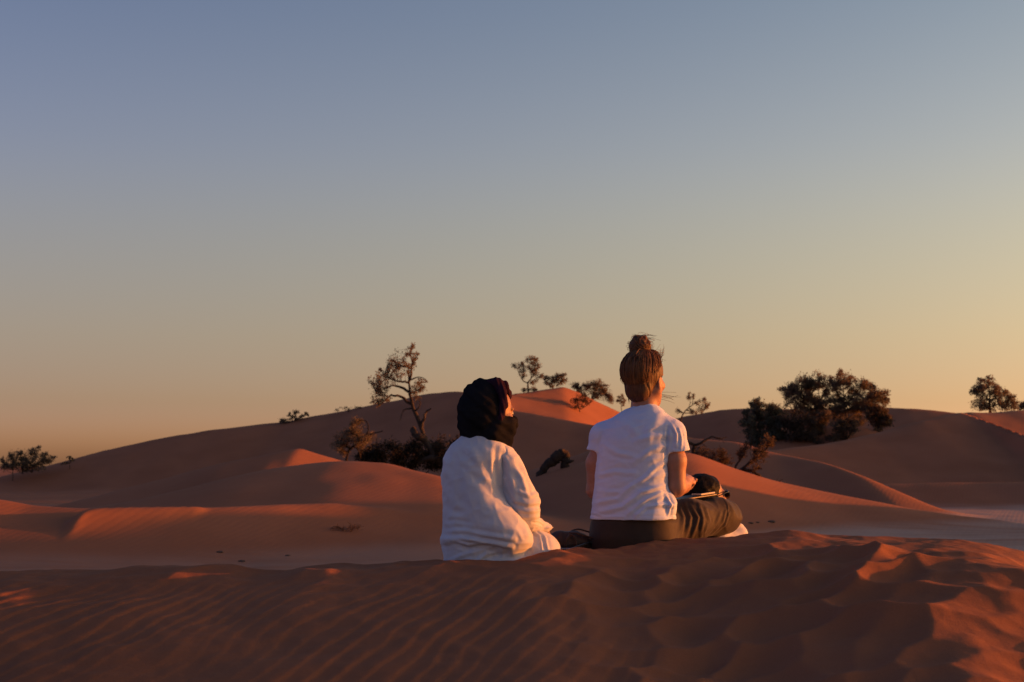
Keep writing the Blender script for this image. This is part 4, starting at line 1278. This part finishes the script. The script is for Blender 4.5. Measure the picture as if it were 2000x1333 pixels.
tree('tamarisk_tree', 'tall half-bare tree with thick leaning trunk, tallest on the dune slope', 'tree', 62, [
    ([(872, 915), (850, 893), (832, 862), (819, 826)], .34, .15),
    ([(820, 828), (808, 797), (800, 772), (799, 745), (796, 718), (786, 700)], .15, .035),
    ([(799, 745), (803, 728), (806, 712), (802, 695), (803, 676)], .11, .02),
    ([(806, 712), (812, 700), (820, 690)], .05, .02),
    ([(798, 766), (783, 757), (768, 754), (750, 760), (735, 770)], .11, .03),
    ([(803, 789), (783, 777), (764, 773), (753, 780), (744, 790)], .12, .03),
    ([(798, 748), (772, 744), (750, 735)], .09, .03),
    ([(796, 718), (780, 712), (765, 702)], .06, .02),
    ([(802, 742), (816, 737), (829, 740), (836, 747)], .06, .015),
    ([(800, 768), (812, 765), (822, 758)], .06, .02),
    ([(822, 838), (828, 815), (832, 806), (841, 799)], .13, .06),
    ([(810, 803), (818, 797), (822, 787)], .06, .03),
    ([(806, 797), (788, 803), (781, 822)], .07, .03),
    ([(828, 858), (812, 850), (805, 838)], .30, .20),
    ([(860, 900), (840, 895), (815, 905)], .30, .15),
], [(770, 698, 13), (781, 716, 15), (763, 730, 16), (742, 729, 9), (733, 750, 13), (744, 757, 13), (729, 774, 11), (738, 786, 9), (771, 716, 12), (801, 688, 10), (812, 697, 9), (806, 712, 8), (815, 763, 12), (808, 773, 8), (756, 744, 13), (786, 728, 10), (757, 778, 8), (824, 760, 7), (817, 745, 6), (805, 678, 5)], 3, leaves=9, twigs=.7, depth=1.0)
# brush mound at its foot
tree('brush_mound', 'low mound of dark tangled brush around the leaning trunk', 'brush', 62.5, [
    ([(790, 918), (780, 890), (760, 872)], .12, .05), ([(800, 916), (830, 890), (850, 868)], .12, .05), ([(740, 915), (725, 890), (715, 875)], .08, .04), ([(840, 916), (880, 880), (905, 860)], .1, .04), ([(770, 915), (800, 880), (810, 862)], .1, .04)],
    [(730, 890, 26, 18), (765, 878, 28, 20), (800, 885, 28, 24), (835, 880, 30, 24), (872, 874, 28, 24), (905, 866, 24, 18), (755, 900, 40, 14), (830, 905, 46, 14), (880, 900, 30, 20), (710, 894, 20, 12)], 5, leaf=(.15, .030), leaves=11, twigs=1.5, mats=(M_dead, M_brush), depth=1.2, twig_r=.020)
tree('feathery_bush', 'feathery grey-brown bush left of the leaning tree', 'bush', 60, [
    ([(676, 902), (685, 876), (705, 860), (729, 848), (748, 842)], .10, .04), ([(690, 872), (700, 880), (704, 895)], .05, .03), ([(712, 856), (720, 838), (714, 822), (700, 822)], .06, .03), ([(684, 878), (670, 866), (660, 866)], .05, .02), ([(705, 860), (690, 848), (678, 842)], .05, .02)],
    [(663, 857, 16, 12), (681, 846, 17, 13), (696, 859, 16, 12), (711, 868, 14, 12), (657, 870, 12, 10), (672, 876, 15, 12), (700, 836, 12, 10), (694, 822, 9, 7), (725, 856, 14, 10)], 7, leaf=(.10, .018), leaves=12, twigs=1.3, mats=(M_dead, M_leaf), depth=.9)
tree('young_tree', 'slim upright tree with open crown on the sunlit dune crest', 'tree', 96, [
    ([(1032, 769), (1031, 754), (1031, 747)], .13, .09), ([(1031, 749), (1022, 744), (1015, 733), (1008, 716)], .07, .02), ([(1031, 748), (1037, 738), (1038, 722), (1036, 704)], .08, .02), ([(1036, 742), (1044, 730), (1052, 713)], .06, .02), ([(1035, 748), (1046, 741), (1057, 734)], .05, .02), ([(1020, 742), (1022, 728), (1022, 715)], .04, .02)],
    [(1008, 716, 7), (1021, 713, 6), (1022, 730, 9), (1034, 702, 8), (1044, 702, 7), (1040, 719, 9), (1051, 712, 8), (1047, 729, 8), (1054, 735, 7), (1043, 747, 6), (1044, 760, 5), (1030, 722, 7), (1023, 762, 4)], 9, leaves=10, twigs=.9, depth=.8)
tree('spreading_bush', 'bush right beside the slim tree on the sunlit crest', 'bush', 98, [
    ([(1080, 758), (1078, 748), (1066, 737)], .08, .03), ([(1080, 757), (1084, 746), (1080, 738)], .06, .02), ([(1086, 756), (1094, 747), (1100, 735)], .07, .02)],
    [(1065, 738, 5), (1069, 748, 5), (1080, 740, 7), (1086, 735, 5), (1096, 737, 7), (1100, 733, 5), (1104, 744, 6), (1092, 748, 8), (1078, 752, 6)], 11, leaves=12, depth=.7)
tree('spreading_tree', 'broad low tree with domed crown behind the sunlit crest', 'tree', 101, [
    ([(1155, 784), (1155, 770), (1146, 758)], .10, .04), ([(1156, 782), (1162, 766), (1168, 752)], .10, .03), ([(1158, 780), (1175, 768), (1185, 772)], .08, .03), ([(1150, 778), (1132, 766), (1122, 754)], .06, .02)],
    [(1120, 752, 7), (1128, 758, 7), (1144, 755, 9), (1150, 750, 8), (1160, 752, 9), (1170, 750, 9), (1178, 758, 9), (1184, 768, 9), (1190, 778, 9), (1172, 766, 9), (1158, 764, 8), (1196, 784, 6), (1165, 775, 6), (1135, 764, 7)], 13, leaves=13, depth=.9)
tree('leafless_shrub', 'reddish twiggy shrub on the sunlit dune face', 'shrub', 92, [
    ([(1132, 800), (1126, 788), (1120, 780)], .05, .02), ([(1133, 800), (1140, 784), (1145, 774)], .05, .02), ([(1134, 800), (1150, 790), (1156, 784)], .04, .02)],
    [(1122, 782, 7), (1132, 776, 9), (1142, 778, 9), (1150, 784, 8), (1136, 788, 9), (1126, 792, 7)], 15, leaf=(.09, .02), leaves=8, mats=(M_bark, M_leaf_dry), depth=.5)
tree('small_shrub', 'small shrub on the skyline left of the bun-haired person', 'shrub', 101, [
    ([(1214, 800), (1213, 790), (1212, 778)], .05, .02), ([(1214, 795), (1220, 786), (1218, 776)], .04, .02)],
    [(1212, 776, 5), (1219, 782, 4), (1208, 784, 4), (1216, 788, 5)], 17, leaves=9, depth=.4)
tree('bent_tree', 'small wind-bent tree on the skyline right of the bun-haired person', 'tree', 104, [
    ([(1330, 818), (1340, 802), (1352, 792), (1362, 786), (1374, 782)], .11, .03), ([(1345, 798), (1348, 784), (1344, 772)], .05, .02), ([(1358, 788), (1370, 794), (1380, 798)], .05, .02), ([(1352, 790), (1354, 778), (1356, 773)], .04, .02)],
    [(1347, 775, 6), (1355, 774, 4), (1362, 788, 5), (1372, 783, 7), (1380, 789, 6), (1382, 796, 4), (1366, 803, 8, 5), (1356, 806, 6, 4), (1322, 803, 4, 5)], 19, leaves=9, twigs=.9, depth=.6)
# the big grove on the right
tree('grove_tree', 'tree with pale twin trunks and tall ragged crown, left half of the big grove', 'tree', 80, [
    ([(1596, 845), (1595, 812), (1592, 790), (1584, 768), (1575, 748)], .20, .05), ([(1595, 800), (1604, 778), (1612, 762), (1622, 745)], .11, .03), ([(1590, 786), (1570, 774), (1552, 764)], .09, .03), ([(1586, 770), (1594, 752), (1600, 738)], .07, .03), ([(1600, 790), (1600, 772), (1596, 758)], .06, .03)],
    [(1544, 764, 13), (1536, 772, 9), (1564, 743, 15), (1556, 752, 13), (1578, 748, 12), (1595, 740, 14), (1585, 762, 13), (1570, 768, 14), (1561, 780, 13), (1610, 744, 12), (1548, 786, 14), (1576, 784, 14), (1530, 764, 8), (1621, 750, 12), (1590, 776, 9), (1545, 800, 14), (1570, 802, 16), (1592, 806, 14), (1612, 768, 8), (1612, 792, 12), (1608, 812, 14), (1560, 816, 16), (1600, 790, 12), (1585, 796, 14), (1604, 826, 12)], 21, leaf=(.10, .030), leaves=17, twigs=.85, depth=1.3)
tree('grove_tree', 'tree with highest rounded crown lobes, right half of the big grove', 'tree', 79, [
    ([(1655, 842), (1652, 806), (1648, 782), (1646, 752)], .18, .05), ([(1650, 796), (1668, 772), (1682, 756)], .10, .03), ([(1650, 790), (1636, 770), (1626, 756)], .09, .03), ([(1656, 800), (1690, 780), (1716, 768)], .10, .03), ([(1690, 780), (1704, 768), (1712, 756)], .06, .02)],
    [(1632, 745, 12), (1645, 736, 14), (1652, 752, 12), (1636, 760, 11), (1660, 744, 9), (1682, 750, 14), (1672, 762, 12), (1698, 764, 14), (1692, 752, 10), (1716, 768, 14), (1728, 778, 11), (1705, 780, 14), (1684, 778, 13), (1722, 792, 13), (1660, 774, 8), (1700, 798, 14), (1676, 796, 12), (1641, 728, 6), (1628, 788, 13), (1642, 802, 14), (1664, 808, 14), (1688, 814, 14), (1622, 806, 14), (1650, 786, 10), (1668, 790, 12), (1636, 776, 9), (1712, 784, 12), (1690, 788, 12), (1640, 816, 12), (1612, 784, 10)], 23, leaf=(.10, .030), leaves=17, twigs=.85, depth=1.3)
tree('rounded_bush', 'rounded dark green bush at the left end of the big grove', 'bush', 77, [
    ([(1486, 868), (1484, 838), (1476, 808)], .10, .04), ([(1487, 862), (1500, 830), (1506, 800)], .09, .04), ([(1484, 850), (1466, 830), (1460, 818)], .07, .03)],
    [(1474, 788, 8), (1486, 796, 13), (1470, 806, 14), (1462, 826, 14), (1484, 820, 17), (1504, 812, 15), (1500, 834, 17), (1476, 842, 17), (1460, 846, 11), (1514, 800, 12), (1514, 826, 15), (1498, 852, 15), (1520, 848, 14), (1480, 856, 14), (1477, 782, 5), (1524, 832, 16), (1530, 812, 13), (1522, 856, 14), (1470, 862, 12)], 25, leaf=(.11, .036), leaves=20, twigs=.9, mats=(M_dead, M_leaf_green), depth=1.1)
tree('low_bush', 'dense dark bush in the middle front of the big grove', 'bush', 76, [
    ([(1560, 880), (1556, 850), (1545, 826)], .09, .04), ([(1562, 876), (1576, 846), (1586, 826)], .09, .04)],
    [(1536, 828, 16), (1552, 820, 18), (1572, 826, 18), (1590, 836, 16), (1544, 846, 18), (1564, 848, 19), (1584, 856, 17), (1604, 850, 12), (1556, 864, 18), (1578, 868, 15), (1536, 862, 12), (1600, 824, 13), (1618, 812, 13, 10), (1602, 866, 10)], 27, leaf=(.11, .036), leaves=19, twigs=.9, mats=(M_dead, M_leaf_dark), depth=1.0)
tree('low_bush', 'dense bush closing the right end of the big grove', 'bush', 78, [
    ([(1712, 845), (1710, 820), (1704, 806)], .09, .04), ([(1714, 842), (1722, 818), (1728, 804)], .08, .04)],
    [(1696, 808, 12), (1712, 804, 13), (1728, 808, 12), (1706, 822, 13), (1724, 826, 13), (1734, 818, 7), (1716, 834, 10), (1690, 796, 10)], 29, leaf=(.11, .036), leaves=19, twigs=.9, mats=(M_dead, M_leaf_dark), depth=.9)
tree('low_bush', 'small low bush on the sandy hummock under the big grove', 'bush', 75, [
    ([(1655, 858), (1652, 842), (1648, 830)], .06, .03), ([(1656, 856), (1664, 842), (1668, 832)], .06, .03)],
    [(1646, 834, 11, 9), (1660, 832, 12, 10), (1664, 844, 11, 8), (1640, 822, 10), (1632, 846, 14, 9), (1628, 830, 10), (1618, 858, 10, 7), (1650, 818, 10, 8), (1672, 826, 8)], 31, leaf=(.11, .036), leaves=12, twigs=.8, mats=(M_dead, M_leaf_dark), depth=.7)
tree('round_tree', 'round leafy tree standing on the skyline at the right edge', 'tree', 86, [
    ([(1934, 812), (1934, 790), (1932, 765), (1930, 745)], .17, .05), ([(1934, 785), (1918, 768), (1906, 760)], .09, .03), ([(1935, 785), (1952, 770), (1962, 764)], .09, .03), ([(1936, 795), (1962, 786), (1976, 780)], .08, .03)],
    [(1932, 740, 8), (1926, 750, 9), (1912, 754, 12), (1902, 764, 8), (1933, 760, 13), (1954, 764, 12), (1944, 752, 8), (1918, 774, 14), (1938, 778, 15), (1958, 780, 15), (1974, 778, 11), (1910, 790, 13), (1930, 794, 15), (1950, 796, 14), (1970, 794, 13), (1984, 792, 8)], 33, leaf=(.10, .032), leaves=13, twigs=.8, depth=1.1)
tree('low_bush', 'low bush cut off by the right picture edge', 'bush', 88, [
    ([(2004, 808), (2002, 796), (1999, 788)], .07, .03)], [(1998, 790, 6), (2006, 786, 9), (2014, 792, 10), (2002, 798, 9)], 35, leaves=16, depth=.6)
# scrub on the sunlit slope behind the reclining head
tree('broken_branch', 'bare broken branch curving out from behind the white sleeve', 'dead branch', 38, [
    ([(1352, 905), (1354, 886), (1356, 872)], .07, .07), ([(1322, 872), (1340, 866), (1358, 870), (1374, 861), (1392, 853), (1406, 856), (1420, 854)], .10, .02), ([(1400, 855), (1410, 858), (1414, 866)], .03, .01)], [(1376, 884, 14, 10), (1360, 892, 10, 8)], 37, leaf=(.07, .014), leaves=10, twigs=1.1, mats=(M_dead, M_leaf_dry), depth=.4)
tree('thin_scrub', 'thin see-through scrub between broken branch and forked shrub', 'shrub', 35.5, [
    ([(1400, 915), (1398, 900), (1392, 886)], .035, .012), ([(1400, 912), (1408, 898), (1410, 884)], .03, .012), ([(1418, 918), (1416, 905), (1424, 894)], .03, .012), ([(1380, 905), (1376, 892), (1370, 880)], .03, .012)],
    [(1394, 888, 12, 10), (1410, 890, 12, 12), (1424, 900, 12, 9), (1378, 888, 12, 9), (1402, 902, 12, 8)], 39, leaf=(.07, .012), leaves=11, twigs=1.3, mats=(M_dead, M_leaf_dry), depth=.4, twig_r=.007)
tree('forked_shrub', 'dead forked shrub with dark limbs on the sunlit sand crest', 'shrub', 34.2, [
    ([(1440, 924), (1452, 914), (1466, 902), (1478, 891), (1493, 880), (1502, 868)], .085, .025), ([(1404, 914), (1422, 921), (1440, 923), (1452, 917)], .06, .07), ([(1434, 918), (1441, 904), (1451, 892)], .05, .025), ([(1448, 918), (1468, 920), (1481, 928), (1488, 936), (1496, 941)], .08, .03), ([(1468, 920), (1478, 916), (1488, 917)], .05, .02), ([(1470, 922), (1469, 934)], .025, .015), ([(1466, 902), (1472, 900), (1478, 902)], .04, .02)],
    [(1500, 856, 9, 11), (1494, 864, 8, 9), (1452, 872, 10, 10), (1450, 882, 9, 8), (1486, 898, 13, 12), (1480, 880, 9, 8), (1508, 868, 6, 8), (1474, 908, 10, 8)], 41, leaf=(.07, .014), leaves=13, twigs=1.3, mats=(M_dead, M_leaf_dry), depth=.35, twig_r=.007)
tree('fallen_twig', 'short fallen twig lying on the sand right of the forked shrub', 'twig', 35.2, [
    ([(1509, 944), (1518, 942), (1529, 937)], .03, .012), ([(1516, 943), (1518, 936)], .015, .008)], [], 43, depth=.1, root=False)
# left side
tree('low_bush', 'ragged low bush on the skyline at the far left edge', 'bush', 79, [
    ([(25, 930), (25, 908), (20, 890)], .05, .02), ([(44, 926), (43, 902), (40, 888)], .05, .02), ([(62, 924), (66, 898), (78, 874)], .05, .02), ([(64, 912), (80, 900), (90, 888)], .05, .02), ([(20, 915), (10, 906), (3, 899)], .06, .02)],
    [(22, 888, 7), (18, 894, 6), (26, 898, 6), (40, 890, 9), (35, 884, 5), (44, 884, 4), (66, 890, 9), (64, 880, 5), (77, 876, 4, 6), (72, 892, 8), (88, 887, 5), (85, 896, 5), (105, 896, 4), (98, 903, 4), (4, 899, 5), (12, 904, 6), (50, 900, 8, 6), (30, 910, 8, 6), (25, 902, 9), (45, 906, 10, 8), (66, 903, 12, 9), (85, 905, 8, 6), (55, 912, 14, 6), (20, 914, 14, 7), (40, 914, 14, 7), (75, 912, 12, 5), (8, 912, 8, 6)], 45, leaf=(.10, .022), leaves=8, depth=.7)
tree('small_shrub', 'tiny shrub on the far left slope right of the ragged bush', 'shrub', 80, [
    ([(136, 906), (135, 898), (135, 891)], .03, .012), ([(137, 905), (141, 899), (142, 896)], .03, .012)], [(135, 894, 2.5, 4), (141, 898, 3, 3), (126, 905, 4, 2)], 47, leaves=6, depth=.2)
tree('small_shrub', 'lone little shrub on the long left dune ridge', 'shrub', 86, [
    ([(572, 826), (570, 816), (564, 810)], .06, .02), ([(574, 825), (577, 812), (577, 804)], .06, .02), ([(577, 822), (588, 816), (597, 810)], .05, .02)],
    [(564, 811, 4, 4), (577, 805, 5, 4), (572, 814, 4, 4), (590, 813, 4, 3), (599, 809, 3, 3), (548, 822, 5, 3), (584, 818, 5, 3)], 49, leaves=12, depth=.5)
tree('dry_weeds', 'sparse dry weeds on the ridge line left of the leaning tree', 'weeds', 85.5, [
    ([(680, 808), (680, 800), (678, 795)], .03, .01), ([(660, 810), (659, 803), (657, 798)], .02, .008), ([(706, 803), (706, 796), (705, 791)], .02, .008)], [(680, 799, 4, 4), (672, 799, 5, 3), (659, 802, 4, 3), (692, 797, 4, 3)], 51, leaf=(.08, .016), leaves=3, twigs=.5, mats=(M_bark, M_leaf_dry), depth=.2)
_h = hit(680, 1038)
tree('grass_tuft', 'low dry reddish tuft at the foot of the middle dune', 'grass tuft', _h[1], [
    ([(672, 1042), (668, 1034), (660, 1030)], .012, .005), ([(684, 1042), (690, 1032), (700, 1028)], .012, .005)], [(672, 1033, 12, 5), (688, 1032, 13, 6), (698, 1032, 8, 4), (655, 1036, 8, 3)], 53, leaf=(.05, .006), leaves=4, twigs=.5, mats=(M_tuft, M_tuft), depth=.12, twig_r=.003)

# arched stump
sp = [P(x, y, 32.7) for x, y in ((1050, 932), (1064, 914), (1078, 902), (1089, 892), (1098, 888), (1104, 893), (1104, 906), (1102, 938))]
sp[0] = np.array((sp[0][0], sp[0][1], ground_z(sp[0][0], sp[0][1]) - .12)); sp[-1] = np.array((sp[-1][0], sp[-1][1], ground_z(sp[-1][0], sp[-1][1]) - .12))
stump = empty('dead_stump', (sp[-1][0], 32.7, ground_z(sp[-1][0], 32.7)), 'dark dead stump bent into an arch between the two seated people', 'stump')
rs_ = np.random.RandomState(8)
L = smooth_line(sp, 40); L[1:-1] += rs_.normal(0, .010, (len(L) - 2, 3))
v, f = tube(L, np.interp(np.linspace(0, 1, len(L)), [0, .35, .6, .8, 1], [.08, .12, .13, .10, .10]) * (1.05 + rs_.uniform(-.14, .14, len(L))), 12)
mesh_np('trunk', v, f, M_dead, stump)
L = smooth_line([P(1104, 903, 32.7), P(1112, 902, 32.6), P(1121, 900, 32.6)], 8)
v, f = tube(L, np.linspace(.06, .02, len(L)), 8)
mesh_np('branch', v, f, M_dead, stump)

# a few small dark stones on the plain
M_stone = simple_mat('dark_stone', (.05, .035, .028), (.09, .065, .05), 20, .9, 60, .5, .01)
for i, (px, py, r, lb) in enumerate(((1466, 1023, .07, 'small dark stone on the clay plain just right of the raised knee'), (1479, 1022, .05, 'tiny dark stone beside the stone right of the raised knee'), (1506, 1021, .09, 'flat dark stone farther right of the raised knee'),
                                 (430, 1080, .06, 'dark stone on the grey clay at the left'), (562, 1086, .05, 'dark stone at the right end of the left grey clay patch'), (472, 1098, .07, 'dark clod on the clay close behind the foreground ridge'))):
    p = hit(px, py); r *= .55
    bm = bmesh.new(); bmesh.ops.create_icosphere(bm, subdivisions=2, radius=r)
    for q in bm.verts:
        k = 1 + .3 * float(noise3(np.array([q.co.x * 14 + i]), np.array([q.co.y * 14]), np.array([q.co.z * 14]), 90)[0])
        q.co = Vector((q.co.x * k * 1.6, q.co.y * k, q.co.z * k * .55))
    me = bpy.data.meshes.new('stone'); bm.to_mesh(me); bm.free(); me.materials.append(M_stone)
    o = bpy.data.objects.new('stone', me); COL.objects.link(o); o.location = V(p + np.array((0, 0, r * .12)))
    for pl in me.polygons: pl.use_smooth = True
    tag(o, lb, 'stone', 'stones on the clay plain')
